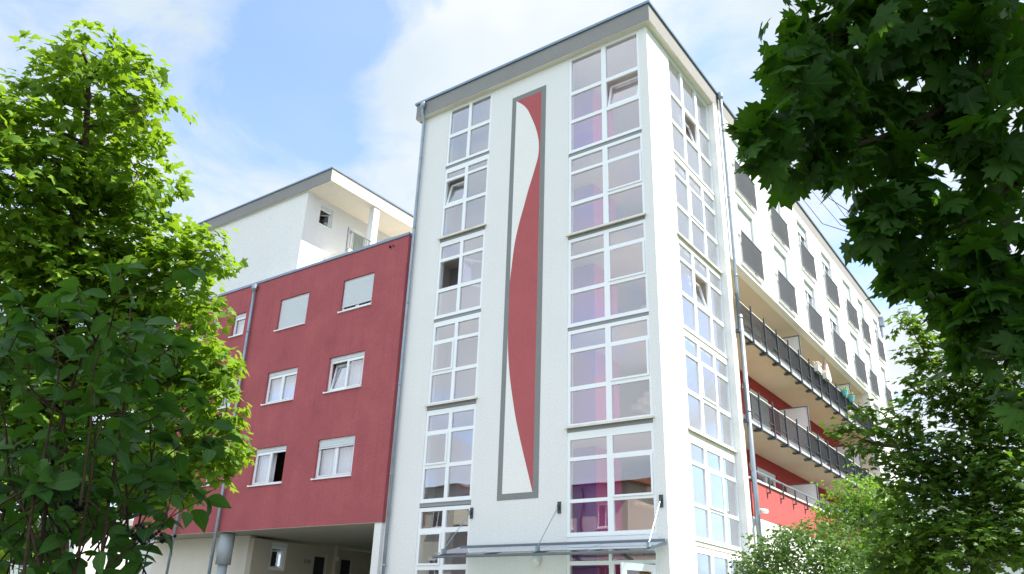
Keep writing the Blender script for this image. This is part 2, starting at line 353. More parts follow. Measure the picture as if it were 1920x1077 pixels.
# ---- glazed strips of the tower
sp_m = mat('spandrel_grey', (.27, .29, .30), .6, var=.05)
def ring(mb, pl, h, d0, d1, fw, rot=None, piv=None):
    mb.grid(pl, h[0], h[1], h[2], h[3], d0, d1, [(h[0]+fw, h[1]-fw, h[2]+fw, h[3]-fw)], rot, piv)
def strip_group(pl, u0, u1, z0, z1, cols, rows, vent=None, sill=False, gm=None):
    """one storey of glazing: frame > pane, sash, sill"""
    holes = [(a, b, c, e) for a, b in cols for c, e in rows]
    fr = MB(); fr.grid(pl, u0, u1, z0, z1, -.09, -.015, holes); f = fr.build('window', pvc, B)
    if vent:
        ci, ri, mode = vent; a, b = cols[ci]; c, e = rows[ri]; a -= .015; b += .015; c -= .015; e += .015
        fixed = [h for h in holes if h != (cols[ci][0], cols[ci][1], rows[ri][0], rows[ri][1])]
        quad('pane', pl, gm, f, fixed, -.055)
        sm = MB(); rot = piv = None; d0, d1 = -.08, .01
        if mode == 'closed':
            ring(sm, pl, (a+.0,b-.0,c+.0,e-.0), -.012, .016, .055)
            s_ = sm.build('sash', pvc, f); quad('pane', pl, gm, f, [(a+.05,b-.05,c+.05,e-.05)], .0)
        else:
            if mode == 'tilt':
                piv = pl.P(a, -.06, c); ang = R(13)
                rot = Matrix.Rotation(-ang, 3, 'X') if pl.k == 'F' else Matrix.Rotation(-ang, 3, 'Y')
                dd = (-.10, -.04)
            else:
                piv = pl.P(b, -.09, c); rot = Matrix.Rotation(R(-128), 3, 'Z'); dd = (-.13, -.08)
            ring(sm, pl, (a+.03,b-.03,c+.03,e-.03), dd[0], dd[1], .07, rot, piv); s_ = sm.build('sash', pvc, f)
            pm = MB(); vsx = [piv + rot @ (pl.P(*p)-piv) for p in ((a+.08,dd[0]+.03,c+.08),(b-.08,dd[0]+.03,c+.08),(b-.08,dd[0]+.03,e-.08),(a+.08,dd[0]+.03,e-.08))]
            pm.add(vsx, [(0,1,2,3)]); pm.build('pane', gm, s_)
            s_['label'] = 'sash tilted open inwards' if mode == 'tilt' else 'sash swung open into the room'
    else: quad('pane', pl, gm, f, holes, -.055)
    sm = MB()
    pr = .10 if pl.k == 'F' else .06
    if sill: sm.pbox(pl, u0-.05, u1+.05, -.012, pr, z0-.03, z0-.002); sm.pbox(pl, u0-.05, u1+.05, pr-.02, pr, z0-.06, z0-.032)
    else: sm.pbox(pl, u0, u1, -.012, .008, z0-.05, z0-.002)
    sm.build('sill', sill_m if sill else pvc, f)
    sp = MB(); sp.pbox(pl, u0, u1, -.1, -.02, z0-.165, z0-(.035 if sill else .052)); sp.build('spandrel', sp_m if pl.k == 'F' else sill_m, f)
    return f
sr = [15.53, 12.58, 9.64, 6.70]
rc = [(-2.78,-1.65),(-1.48,-.36)]
yc = [(1.64,2.56),(2.72,3.74),(3.90,4.85)]
top = 19.22
for k, z in enumerate(sr):
    if k == 0: rows = [(z+.07,z+1.10),(z+1.22,z+2.20),(z+2.33,z+3.63)]; zt = 19.22
    else: rows = [(z+.07,z+1.0),(z+1.12,z+2.12),(z+2.22,z+2.68)]; zt = z+2.785
    strip_group(FP, -2.87, -.29, z, zt, rc, rows, (1, 1, 'tilt' if k == 0 else 'closed'), k in (1, 3), gl_f)
    strip_group(SP, 1.56, 4.92, z, zt, yc, rows, (1, 1, 'tilt' if k in (0, 2) else 'closed'), k in (1, 3), gl_s)
z = 3.86
strip_group(FP, -2.87, -.29, z, z+2.675, rc, [(z+.06,z+.81),(z+.90,z+1.90),(z+2.0,z+2.47)], (1, 1, 'closed'), False, gl_f)
strip_group(SP, 1.56, 4.92, z, z+2.675, yc, [(z+.06,z+.81),(z+.90,z+1.90),(z+2.0,z+2.47)], (1, 1, 'closed'), False, gl_s)
w = MB(); w.pbox(FP, -2.87, -.29, -.1, -.01, 3.55, 3.82); w.build('infill_panel', pvc, B)
lsill = [16.82, 13.87, 10.92, 7.97, 5.0]
lc = [(-7.98,-7.15),(-7.02,-6.17)]
vents = {0: None, 1: (0, 1, 'tilt'), 2: (0, 1, 'swing'), 3: (0, 1, 'closed'), 4: (0, 1, 'closed')}
for k, z in enumerate(lsill):
    if k == 0: rows = [(z+.07,z+1.16),(z+1.30,z+2.34)]; zt = 19.22
    elif k == 1: rows = [(z+.07,z+1.17),(z+1.29,z+2.26),(z+2.36,z+2.60)]; zt = z+2.785
    else: rows = [(z+.07,z+.97),(z+1.09,z+2.02),(z+2.13,z+2.62)]; zt = z+2.785
    strip_group(FP, -8.07, -6.09, z, zt, lc, rows, vents[k], k in (1, 3), gl_f) if k != 2 else None
z = 10.92
strip_group(FP, -8.07, -6.09, z, z+2.785, lc, [(z+.07,z+.90),(z+1.03,z+2.03),(z+2.14,z+2.61)], vents[2], False, gl_f)
strip_group(FP, -8.07, -6.09, .2, 4.81, lc, [(.3,1.5),(1.6,3.06),(3.20,4.08),(4.22,4.70)], (0, 2, 'closed'), False, gl_f)
# right strip below the canopy: transom lights, entrance opening
fr = MB(); fr.grid(FP, -2.87, -.29, 0.06, 3.548, -.09, -.015, [(-2.78,-1.64,.2,3.12),(-2.78,-1.64,3.22,3.50),(-1.56,-.36,3.22,3.50),(-1.50,-.38,.0,3.13)])
f = fr.build('entrance_frame', pvc, B); quad('pane', FP, gl_f, f, [(-2.78,-1.64,.2,3.12),(-2.78,-1.64,3.22,3.50),(-1.56,-.36,3.22,3.50)], -.055)
piv = FP.P(-.38, -.02, 0.1); rot = Matrix.Rotation(R(62), 3, 'Z')
dl = MB(); dl.grid(FP, -1.36, -.38, .1, 3.10, -.05, .01, [(-1.22,-.50,.35,2.94)], rot, piv); d_ = dl.build('entrance_door', pvc, f)
pm = MB(); pm.add([piv + rot @ (FP.P(*p)-piv) for p in ((-1.22,-.02,.35),(-.50,-.02,.35),(-.50,-.02,2.94),(-1.22,-.02,2.94))], [(0,1,2,3)]); pm.build('pane', gl_f, d_)
hd = MB(); hd.tube([piv + rot @ (FP.P(-1.28,.05,a)-piv) for a in (.9, 2.2)], .018, 8); hd.build('handle', zinc, d_)
# corner reveal bottom closure for the side glazing
fr = MB(); fr.grid(SP, 1.56, 4.92, 0.06, 3.66, -.09, -.015, [(a, b, .3, 2.2) for a, b in yc]+[(a, b, 2.32, 3.52) for a, b in yc]); f = fr.build('window', pvc, B)
quad('pane', SP, gl_s, f, [(a, b, .3, 2.2) for a, b in yc]+[(a, b, 2.32, 3.52) for a, b in yc], -.055)
# interior of the tower
w = MB(); w.box((-9.14,5.6,0),(-.4,5.75,ZB)); w.box((-5.0,.32,0),(-4.85,5.6,ZB)); w.build('interior_wall', int_w, B)
w = MB(); w.box((-9.14,1.9,0),(-5.02,2.0,ZB)); w.build('interior_wall', int_l, B)
for z in sr+[3.86]: w = MB(); w.box((-4.84,.28,z-.17),(-.28,5.59,z-.03)); w.build('stair_landing', int_w, B)
for z in lsill: w = MB(); w.box((-9.14,.28,z-.17),(-5.01,1.89,z-.03)); w.build('floor_slab', int_w, B)
w = MB(); w.box((-4.83,1.78,0),(-3.0,1.80,ZB)); w.build('interior_pier_front', purple, B)  # front skin of the magenta pier, blue sky tint put into its colour
w = MB(); w.box((-4.83,1.805,0),(-2.995,3.3,ZB)); w.build('interior_pier', magenta, B)
w = MB(); w.box((-1.55,1.0,.06),(-.35,1.1,3.5)); w.build('lobby_wall', int_red, B)
# stair flights behind the glass
w = MB()
for z in sr+[3.86]:
    for i in range(8):
        w.box((-2.9+i*.22,3.9,z-1.55+i*.17),(-2.9+(i+1)*.22,5.3,z-1.38+i*.17))
w.build('stair_flight', int_w, B)

# ---- entrance canopy
cp = MB(); cp.box((-6.32,-.10,3.56),(-.05,0,3.68)); cp.box((-6.32,-.16,3.56),(-.05,-.10,3.585)); can = cp.build('entrance_canopy', midg, B)
t_ = MB(); t_.tube([(-6.42,-1.12,3.30),(.18,-1.12,3.30)], .035, 10); t_.build('front_tube', midg, can)
for x in (-6.22,-4.68,-3.14,-1.60,-.07):
    b_ = MB(); vs = [(x-.03,-.12,3.50),(x+.03,-.12,3.50),(x+.03,-1.1,3.28),(x-.03,-1.1,3.28),(x-.03,-.12,3.60),(x+.03,-.12,3.60),(x+.03,-1.1,3.345),(x-.03,-1.1,3.345)]
    b_.add(vs, [(0,3,2,1),(4,5,6,7),(0,1,5,4),(1,2,6,5),(2,3,7,6),(3,0,4,7)]); b_.build('beam', midg, can)
gp = MB()
for a, b in zip((-6.36,-4.67,-3.13,-1.59), (-4.69,-3.15,-1.61,.02)):
    vs = [(a,-.05,3.645),(b,-.05,3.645),(b,-1.2,3.36),(a,-1.2,3.36)]; vs += [(x,y,z+.012) for x,y,z in vs]
    gp.add(vs, [(0,3,2,1),(4,5,6,7),(0,1,5,4),(1,2,6,5),(2,3,7,6),(3,0,4,7)])
gp.build('glass_panel', gl_can, can)
for x0, x1 in ((-6.04,-6.22),(-3.09,-3.14),(-.15,-.07)):
    m_ = MB(); m_.box((x0-.05,-.03,4.42),(x0+.05,0,4.72)); m_.box((x0-.018,-.10,4.52),(x0+.018,-.03,4.64)); k_ = m_.build('wall_bracket', dgrey, can)
    r_ = MB(); r_.tube([(x0,-.09,4.55),(x1,-.93,3.50)], .011 if x0 < -1 else .016, 6); r_.box((x1-.035,-.98,3.40),(x1+.035,-.88,3.52)); r_.build('tie_rod', zinc, can)
lm = MB(); lm.sphere((-3.72,-.12,3.22), .11, 14, 8); lm.tube([(-3.86,-.03,3.34),(-3.82,-.05,3.26),(-3.74,-.06,3.2)], .01, 6); lm.tube([(-3.75,0,3.3),(-3.75,-.08,3.3)], .12, 16); lm.build('wall_lamp', mat('lamp_opal', (.75,.75,.72), .4), B, True)

# ---- drainpipes
def pipe(pts, r, name='drainpipe', hop=None, parent=None, m=zinc, rings=()):
    w = MB(); w.tube(pts, r, 12)
    for z in rings:
        c = min(pts, key=lambda p: abs(p[2]-z)); w.lathe((c[0], c[1], z-.04), [(0, r+.008), (.08, r+.008)], 12)
    o = w.build(name, m, parent, True)
    if hop:
        h = MB(); h.lathe(hop, [(0,r*.9),(.06,r*1.5),(.12,r*2.0),(.30,r*2.0),(.31,r*1.7)], 14); h.build('hopper_head', m, o)
    return o
pipe([(-9.20,-.29,19.60),(-9.20,-.29,19.42),(-9.24,-.13,19.18),(-9.25,-.1,18.9),(-9.25,-.1,10),(-9.20,-.1,0)], .052, hop=(-9.20,-.29,19.55), parent=B, rings=(17.5,14.6,11.7,8.8,5.9,3.2))
pipe([(.32,5.42,19.75),(.32,5.42,19.3),(.31,5.42,12.2),(.31,5.42,11.2)], .055, hop=(.32,5.42,19.68), parent=B, rings=(18.6,15.6,12.6))
pipe([(.33,5.44,11.2),(.33,5.44,0)], .075, parent=B, rings=(11.1,8.0))
w = MB(); w.tube([(.235,5.12,19.3),(.235,5.12,0)], .012, 6); w.build('lightning_cable', sill_m, B)
w = MB(); w.box((.2,30.2,18.9),(.45,30.6,19.45)); w.box((.2,30.32,18.2),(.3,30.48,18.9)); w.build('hopper_head', zinc, B)
w = MB(); w.box((.2,5.6,4.98),(.45,5.75,5.08)); w.tube([(.4,5.6,5.03),(.62,5.45,4.98)], .07, 10); w.build('security_light', mat('lamp_opal', (.75,.75,.72)), B)

# ---- wing windows and french balconies
def simple_win(pl, u0, u1, z0, z1, parent, d=-.12, n=2, shutter=0., curtain=True, gm=gl_n, fw=.07, reveal=True, sash=None, bottom=False, sill=None, name='window', swing=None):
    """frame mesh with one pane each side, roller shutter, curtain, sill"""
    sh = MB(); zt = z1 - .14
    us = [u0+fw+(u1-u0-2*fw-(n-1)*fw)*i/n + i*fw for i in range(n)]; wd = (u1-u0-2*fw-(n-1)*fw)/n
    holes = [(a, a+wd, z0+fw, zt-fw) for a in us]
    fr = MB(); fr.grid(pl, u0, u1, z0, zt, d-.06, d, holes); f = fr.build(name, pvc, parent)
    gh = [h for i, h in enumerate(holes) if i != swing and i != sash]
    if gh:
        quad('pane', pl, gm, f, gh, d-.035)
        rg = MB()
        for h in gh: ring(rg, pl, (h[0]+.002,h[1]-.002,h[2]+.002,h[3]-.002), d-.03, d+.012, .035)
        rg.build('sash', pvc, f)
    for i in (swing, sash):
        if i is None: continue
        a, b, c, e = holes[i]
        if i == sash:
            piv = pl.P(a, d-.05, c); rot = Matrix.Rotation(R(-9), 3, 'X') if pl.k == 'F' else Matrix.Rotation(R(-9), 3, 'Y')
        else:
            piv = pl.P(b, d-.05, c); rot = Matrix.Rotation(R(-50), 3, 'Z')
        sm = MB(); ring(sm, pl, (a+.01,b-.01,c+.01,e-.01), d-.09, d-.04, .06, rot, piv); s_ = sm.build('sash', pvc, f); s_['label'] = 'window sash standing open'
        pm = MB(); pm.add([piv + rot @ (pl.P(*p)-piv) for p in ((a+.06,d-.06,c+.06),(b-.06,d-.06,c+.06),(b-.06,d-.06,e-.06),(a+.06,d-.06,e-.06))], [(0,1,2,3)]); pm.build('pane', gm, s_)
    bx = MB(); bx.pbox(pl, u0, u1, d-.06, d+.02, zt+.002, z1); bx.build('shutter_box', shut_m, f)
    if shutter > 0:
        zb = zt+.0 - (zt-z0)*shutter; k = max(2, int((zt-zb)/.055)); s2 = MB(); hh = (zt-zb)/k
        vs = []; 
        for j in range(k):
            za = zb+j*hh
            for dz, dd in ((.08,.0),(.3,.012),(.8,.012),(.98,.0)): vs.append((dd, za+dz*hh))
        pts = [];
        for dd, zz in vs: pts += [pl.P(u0+.03, d+.022+dd, zz), pl.P(u1-.03, d+.022+dd, zz)]
        s2.add(pts, [(2*i, 2*i+1, 2*i+3, 2*i+2) for i in range(len(vs)-1)])
        s2.pbox(pl, u0+.03, u1-.03, d+.018, d+.04, zb-.05, zb-.002); s2.build('roller_shutter', shut_m, f)
    if curtain:
        c_ = MB(); nn = 40; vs = []
        hs = [h for i, h in enumerate(holes) if i != swing]
        for h in hs:
            base = len(vs); vs = []
            for i in range(nn+1):
                u = h[0]-.05+(h[1]-h[0]+.1)*i/nn; dd = d-.24 + .02*math.sin(i*1.9)+.01*math.sin(i*.7)
                vs += [pl.P(u, dd, h[2]-.05), pl.P(u, dd, h[3]+.05)]
            c_.add(vs, [(2*i, 2*i+2, 2*i+3, 2*i+1) for i in range(nn)])
        c_.build('curtain', curt, f)
    if sill:
        s3 = MB(); s3.pbox(pl, u0-.06, u1+.03, d, sill, z0-.04, z0-.002); s3.pbox(pl, u0-.06, u0-.03, d, sill-.002, z0-.002, z0+.02); s3.build('sill', pvc, f)
    return f
shut = {(0,0):.97,(0,1):.97,(0,4):.97,(1,0):.97,(1,1):.97,(1,4):.97,(0,2):.12,(0,3):.1,(0,5):.97,(0,6):.15,(1,2):.1,(1,3):.12,(1,5):.97,(1,6):.97}
def juliet(a, b, zf, parent, pl=WP):
    m = MB(); hz = zf+1.17; z0 = zf-.02
    m.pbox(pl, a, b, .085, .105, z0, z0+.03); m.pbox(pl, a, b, .085, .105, hz-.07, hz-.04)
    n = int((b-a)/.055)
    for i in range(n+1):
        u = a+.01+(b-a-.02)*i/n; m.pbox(pl, u-.010, u+.010, .088, .102, z0+.03, hz-.07)
    m.pbox(pl, (a+b)/2-.015, (a+b)/2+.015, .08, .086, z0, hz-.04)
    o = m.build('french_balcony', bars_m, parent)
    t = MB(); t.pbox(pl, a-.02, b+.02, .07, .12, hz-.038, hz); t.build('handrail', zinc, o)
    k = MB()
    for u in (a+.03, b-.05):
        for z in (z0-.03, hz-.22): k.pbox(pl, u, u+.03, 0, .085, z, z+.03)
    k.pbox(pl, a, b, .03, .06, z0-.12, z0-.09)
    for u in (a-.06,):
        k.tube([pl.P(u,0,hz-.28), pl.P(u,.09,hz-.26), pl.P(u+.02,.11,hz-.12), pl.P(u+.04,.09,hz-.02)], .012, 6)
    k.build('mounting', sill_m, o); return o
for r_i, zf in enumerate(floors):
    for c_i, (a, b) in enumerate(jy):
        simple_win(WP, a+.15, b-.35 if b-a > 1.8 else b-.2, zf-.02, zf+2.42, B, n=2, shutter=shut[(r_i, c_i)], curtain=shut[(r_i,c_i)] < .5)
        juliet(a, b, zf, B)
for zf in (10.62, 7.69, 4.76):
    for c_i, (a, b) in enumerate(jy[5:]):
        simple_win(WP, a+.15, b-.2, zf, zf+2.4, B, n=2, shutter=.1 if c_i else 0)
        if c_i or zf < 10: juliet(a, b, zf+.02, B)
for zi, zf in enumerate(bz):
    for j, (a, b) in enumerate(((10.3,12.42),(6.6,8.0),(14.6,16.0),(18.1,20.2))):
        simple_win(BP, a, b, zf+.25, zf+2.43 if zf < 10 else zf+2.35, B, n=2, shutter=(.55 if zi == 1 and j == 0 else 0), d=-.06)
    if zi:
        for y in (9.6, 15.3, 22.6):
            m_ = MB(); m_.tube([(-1.2,y,zf+2.3),(-1.1,y,zf+2.3)], .13, 14); m_.build('balcony_lamp', mat('lamp_opal', (.75,.75,.72)), B)
# ---- balconies
for bi, (z0, z1, ztop) in enumerate(((10.66,10.86,11.93),(7.72,7.88,8.90))):
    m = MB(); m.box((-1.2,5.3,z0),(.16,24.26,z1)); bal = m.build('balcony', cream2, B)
    m = MB(); m.box((.16,5.3,z0+.03),(.22,24.26,z1+.02)); m.build('slab_edge', mat('slab_edge_sheet', (.60,.64,.66), .4, .3), bal)
    m = MB(); m.tube([(.235,5.3,z0-.0),(.235,24.26,z0-.0)], .035, 8); m.build('gutter', dgrey, bal)
    ys = [5.33+1.315*i for i in range(15)]
    hr = ztop-.17
    for y in ys:
        p = MB(); p.box((.275,y-.022,z0-.04),(.32,y+.022,ztop)); p.box((.05,y-.08,z0-.085),(.30,y+.08,z0-.042)); p.box((.30,y-.07,z0-.085),(.33,y+.07,z0+.03)); p.build('post', dgrey, bal)
    for i in range(14):
        a, b = ys[i]+.024, ys[i+1]-.024; m = MB(); n = 14
        m.box((.255,a,hr-.03),(.275,b,hr)); m.box((.255,a,z1+.06),(.275,b,z1+.085))
        for k in range(n+1):
            y = a+.008+(b-a-.016)*k/n; m.box((.257,y-.007,z1+.085),(.273,y+.007,hr-.03))
        m.box((.275,b-.42,hr-.1),(.30,b,hr-.07)); m.box((.275,b-.42,z1+.2),(.30,b,z1+.23))
        o = m.build('railing_panel', bars_d, bal)
        if (bi == 0 and i >= 2) or (bi == 1 and i >= 5):
            s = MB(); s.box((.238,a,z1+.07),(.242,b,hr-.01)); s.build('privacy_screen', mat_m, o)
    m = MB(); m.box((.25,5.3,hr+.002),(.275,24.2,hr+.025)); m.build('handrail', sill_m, bal)
m = MB(); m.box((-1.2,5.3,4.75),(-.1,24.26,4.86)); bal = m.build('balcony', cream2, B)
m = MB(); m.box((-.1,5.31,4.86),(.203,24.25,5.94)); m.build('parapet', mat('parapet_red', (.44,.095,.095), .9, bump=.4, bscale=22, var=.12, streak=.35), bal)
m = MB(); m.box((-.14,5.31,5.942),(.25,24.25,6.0)); m.build('parapet_cap', mat('cap_white', (.7,.71,.72), .5), bal)
m = MB(); m.tube([(.30,5.35,6.21),(.30,24.2,6.21)], .03, 8); m.build('handrail', zinc, bal)
for i in range(15):
    y = 5.6+1.29*i; m = MB(); m.box((.28,y-.02,5.75),(.32,y+.02,6.19)); m.box((.2,y-.03,5.72),(.32,y+.03,5.75)); m.box((.205,y-.02,5.6),(.215,y+.02,5.72)); m.build('post', dgrey, bal)
for zf in (10.86, 7.88, 4.88):
    for y in (13.4, 21.3):
        m = MB(); m.box((-1.19,y-.012,zf+.06),(-.04,y+.012,zf+2.16)); dv = m.build('divider_screen', divider_m, B)
        m = MB(); m.grid(Pl('F', y), -1.2, 0.0, zf+.02, zf+2.2, -.03, .03, [(-1.165,-.045,zf+.07,zf+2.165)])
        m.build('divider_frame', midg, dv)

# ================================================================== red block with roof storey
A = empty('red_annex', (-16, 0, 0), 'dark red rendered block with three rows of windows, open passage below and white roof storey', 'building')
RP = Pl('F', -.15); RT, RB_ = 14.32, 4.46
wins = [(-12.58,-10.98,12.0,13.26),(-16.16,-14.47,11.95,13.25),(-19.1,-18.3,12.22,13.2),(-22.6,-21.1,11.95,13.25),
        (-12.80,-11.02,9.0,10.28),(-16.22,-14.5,9.0,10.24),(-19.1,-18.3,9.2,10.24),
        (-12.84,-11.02,6.0,7.33),(-16.24,-14.48,6.0,7.33),(-19.1,-18.3,6.2,7.33)]
w = MB(); w.grid(RP, -23.45, -9.42, RB_, RT, -.3, 0, wins); w.build('front_wall', red, A)
w = MB(); w.box((-9.72,.15,RB_),(-9.452,8,RT)); w.box((-23.45,.15,RB_),(-23.15,12,RT)); w.build('side_wall', red, A)
w = MB(); w.box((-23.5,-.19,RT),(-9.40,.3,RT+.1)); w.box((-23.5,.3,RT),(-23.1,12,RT+.1)); w.build('parapet_coping', coping, A)
w = MB(); w.box((-23.1,.3,RT-.2),(-9.46,12,RT-.05)); w.build('roof', grey, A)
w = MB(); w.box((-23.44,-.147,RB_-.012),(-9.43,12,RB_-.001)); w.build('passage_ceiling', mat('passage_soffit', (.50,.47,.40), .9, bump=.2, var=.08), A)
cfg = [dict(shutter=.80, sill=.06), dict(shutter=1., sill=.06, curtain=False), dict(n=1, sill=.06), dict(n=2, sill=.06),
       dict(sash=0, sill=.06), dict(sill=.06), dict(n=1, sill=.06), dict(sill=.06, shutter=.12), dict(swing=1, sill=.06), dict(n=1, sill=.06)]
for h, k in zip(wins, cfg): simple_win(RP, *h, A, d=-.09, **k)
w = MB(); w.box((-23.0,3.5,RB_+.02),(-9.8,3.6,RT-.3)); w.build('interior_wall', int_w, A)
w = MB(); w.box((-18.6,1.2,3.0),(-18.5,3.4,RB_-.02)); w.build('interior_wall', dark_i, A)  # dark sheet standing in for the shade inside the passage window
w = MB()
for z in (8.6, 11.6): w.box((-23.1,.2,z-.1),(-9.8,3.4,z+.1))
w.build('floor_slab', int_w, A)
pipe([(-17.86,-.26,14.14),(-17.80,-.26,12),(-17.62,-.26,6),(-17.55,-.26,0)], .06, hop=(-17.86,-.28,13.95), parent=A, rings=(12.2,9.5,6.2,3.6))
pipe([(-20.2,-.26,14.1),(-20.2,-.26,0)], .05, parent=A)
w = MB(); w.sphere((-10.28,-.2,14.06), .05, 8, 6); w.tube([(-10.2,-.15,14.12),(-10.05,-.24,14.02)], .02, 6); w.build('wall_hook', blk, A)
# passage: set-back wall, flank wall with window and doors
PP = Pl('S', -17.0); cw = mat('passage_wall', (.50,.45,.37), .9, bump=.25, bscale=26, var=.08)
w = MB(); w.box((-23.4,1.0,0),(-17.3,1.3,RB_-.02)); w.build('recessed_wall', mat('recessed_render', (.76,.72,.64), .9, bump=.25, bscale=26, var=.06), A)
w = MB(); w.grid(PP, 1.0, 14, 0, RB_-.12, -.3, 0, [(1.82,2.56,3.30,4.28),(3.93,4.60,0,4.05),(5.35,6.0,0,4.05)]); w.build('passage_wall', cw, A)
simple_win(PP, 1.82, 2.56, 3.30, 4.28, A, d=-.05, n=1, curtain=False, fw=.09, swing=0)
for a, b in ((3.93,4.60),(5.35,6.0)):
    m = MB(); m.grid(PP, a, b, 0, 4.05, -.12, -.04, [(a+.07,b-.05,.05,3.95)]); d_ = m.build('door', cw, A); m = MB(); m.pbox(PP, a+.07, b-.05, -.10, -.07, .05, 3.95); m.build('door_leaf', dark_i, d_)
w = MB(); w.box((-17.0,4.95,0),(-16.85,5.12,RB_-.02)); w.build('pilaster', cw, A)
w = MB(); w.box((-16.85,4.98,3.85),(-16.835,5.09,4.02)); w.build('notice_plate', mat('plate_white', (.7,.7,.7)), A)
w = MB(); w.box((-9.75,-.12,0),(-9.455,.4,RB_-.02)); w.box((-9.6,.4,0),(-9.455,12,RB_-.02)); w.build('passage_pier', white, A)
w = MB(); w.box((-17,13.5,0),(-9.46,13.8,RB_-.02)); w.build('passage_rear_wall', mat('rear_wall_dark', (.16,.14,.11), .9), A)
MX = Matrix(((0,0,1,0),(1,0,0,0),(0,1,0,0),(0,0,0,1)))      # text facing +x
def facex(loc): m = MX.copy(); m.translation = Vector(loc); return m
text('door_number', 'E.02', .20, facex((-16.998,3.62,3.66)), textm, A)
# support column in front of the recessed wall
w = MB(); w.lathe((-17.55,.22,0), [(0,.17),(3.36,.17)], 24); c_ = w.build('support_column', colm, A, True)
w = MB(); w.lathe((-17.55,.22,3.36), [(0,.27),(1.06,.27)], 28); w.build('capital', colm, c_, True)
# roof storey
TP = Pl('F', 1.6); GP = Pl('S', -17.8)
w = MB(); w.grid(TP, -26.0, -17.8, 0, 19.6, -.3, 0, []); w.build('roof_storey_wall', white, A)
w = MB(); w.grid(GP, 1.9, 16, 13.8, 19.6, -.3, 0, [(2.42,3.18,18.33,19.3),(4.55,5.35,16.9,18.95)]); w.build('roof_storey_wall', white, A)
simple_win(GP, 2.42, 3.18, 18.33, 19.3, A, d=-.08, n=1, curtain=False, swing=0, sill=.06, fw=.06)
w = MB(); w.box((-19.2,1.9,17),(-19.1,6,19.6)); w.build('interior_wall', dark_i, A)  # dark colour stands in for room shade behind the open roof storey window
m = MB(); m.grid(GP, 4.55, 5.35, 16.9, 18.95, -.1, -.04, [(4.62,5.28,16.95,18.88)]); d_ = m.build('door', pvc, A); quad('pane', GP, mat('door_glazing_green', (.28,.33,.27), .3), d_, [(4.62,5.28,16.95,18.88)], -.07)
w = MB(); w.box((-26.2,1.5,19.6),(-16.2,16,20.2)); w.build('roof_overhang', cream, A)
w = MB(); w.box((-26.2,1.47,19.6),(-16.2,1.497,20.2)); w.build('roof_fascia', grey, A)
w = MB(); w.box((-16.2,1.47,19.6),(-16.17,16,20.2)); w.build('roof_fascia', mat('cream_fascia', (.74,.66,.54), .9, bump=.2, var=.05), A)
w = MB(); w.box((-26.25,1.42,20.2),(-16.12,16,20.27)); w.build('roof_coping', coping, A)
w = MB(); w.box((-16.55,4.25,14.3),(-16.22,4.6,19.6)); w.build('gallery_column', white, A)
w = MB(); w.box((-17.8,3.0,16.7),(-16.2,16,16.88)); w.build('gallery_floor', cream, A)
m = MB()
for i in range(11): y = 2.9+i*.14; m.box((-16.24,y-.008,16.8),(-16.22,y+.008,17.75))
m.box((-16.25,2.88,17.75),(-16.21,4.32,17.79)); m.box((-16.25,2.88,16.86),(-16.21,4.32,16.89))
m.box((-16.26,2.86,16.7),(-16.2,2.92,17.9)); m.build('gallery_railing', midg, A)
text('door_number', '5.02', .19, facex((-17.797,4.3,18.66)), textm, A)
pipe([(-26.0,1.45,20.0),(-25.95,1.5,19.4),(-25.95,1.5,0)], .06, hop=(-26.0,1.40,19.75), parent=A)

# ================================================================== things on the balconies
for i, (y, lab) in enumerate(((14.2,'white planter box on the top balcony rail, the nearer one to the tower'),(15.4,'white planter box on the top balcony rail, just before the folded pink parasol'))):
    o = empty('planter_box', (.36,y,11.62), lab, 'planter', 'white planters on the top balcony')
    m = MB(); m.box((.28,y-.25,11.62),(.45,y+.25,11.84)); m.box((.27,y-.26,11.84),(.46,y+.26,11.87)); m.build('box', mat('white_planter', (.75,.74,.73), .5), o)
    m = MB(); rr = random.Random(i)
    for k in range(40): m.sphere((.36+rr.uniform(-.1,.1), y+rr.uniform(-.24,.24), 11.9+rr.uniform(0,.14)), rr.uniform(.02,.045), 5, 4)
    m.build('flowers', mat('white_pink_flowers', (.75,.55,.6), .8, col2=(.5,.6,.4), vscale=20), o)
for y, lab in ((18.11,'teal flower pot on the top balcony rail, the one nearer the tower'),(19.24,'teal flower pot on the top balcony rail, the one farther from the tower')):
    o = empty('flower_pot', (.38,y,11.58), lab, 'flower pot', 'teal pots on the top balcony')
    m = MB(); m.lathe((.4,y,11.58), [(0,.10),(.22,.15),(.26,.165),(.28,.165)], 14); m.build('pot', teal, o)
    m = MB(); rr = random.Random(int(y*10))
    for k in range(36): m.sphere((.4+rr.uniform(-.13,.13), y+rr.uniform(-.15,.15), 11.86+rr.uniform(0,.13)), rr.uniform(.02,.05), 5, 4)
    m.build('plant', mat('pot_plant', (.14,.25,.08), .8, col2=(.5,.45,.2), vscale=20), o)
o = empty('hanging_basket', (.38,18.7,10.75), 'white hanging basket outside the foot of the top balcony railing beside the maple', 'planter')
m = MB(); m.sphere((.42,18.7,10.9), .19, 12, 8, (1,1,.9)); m.build('basket', mat('pale_basket', (.7,.66,.6), .8, col2=(.45,.4,.36), vscale=16, bump=.6), o)
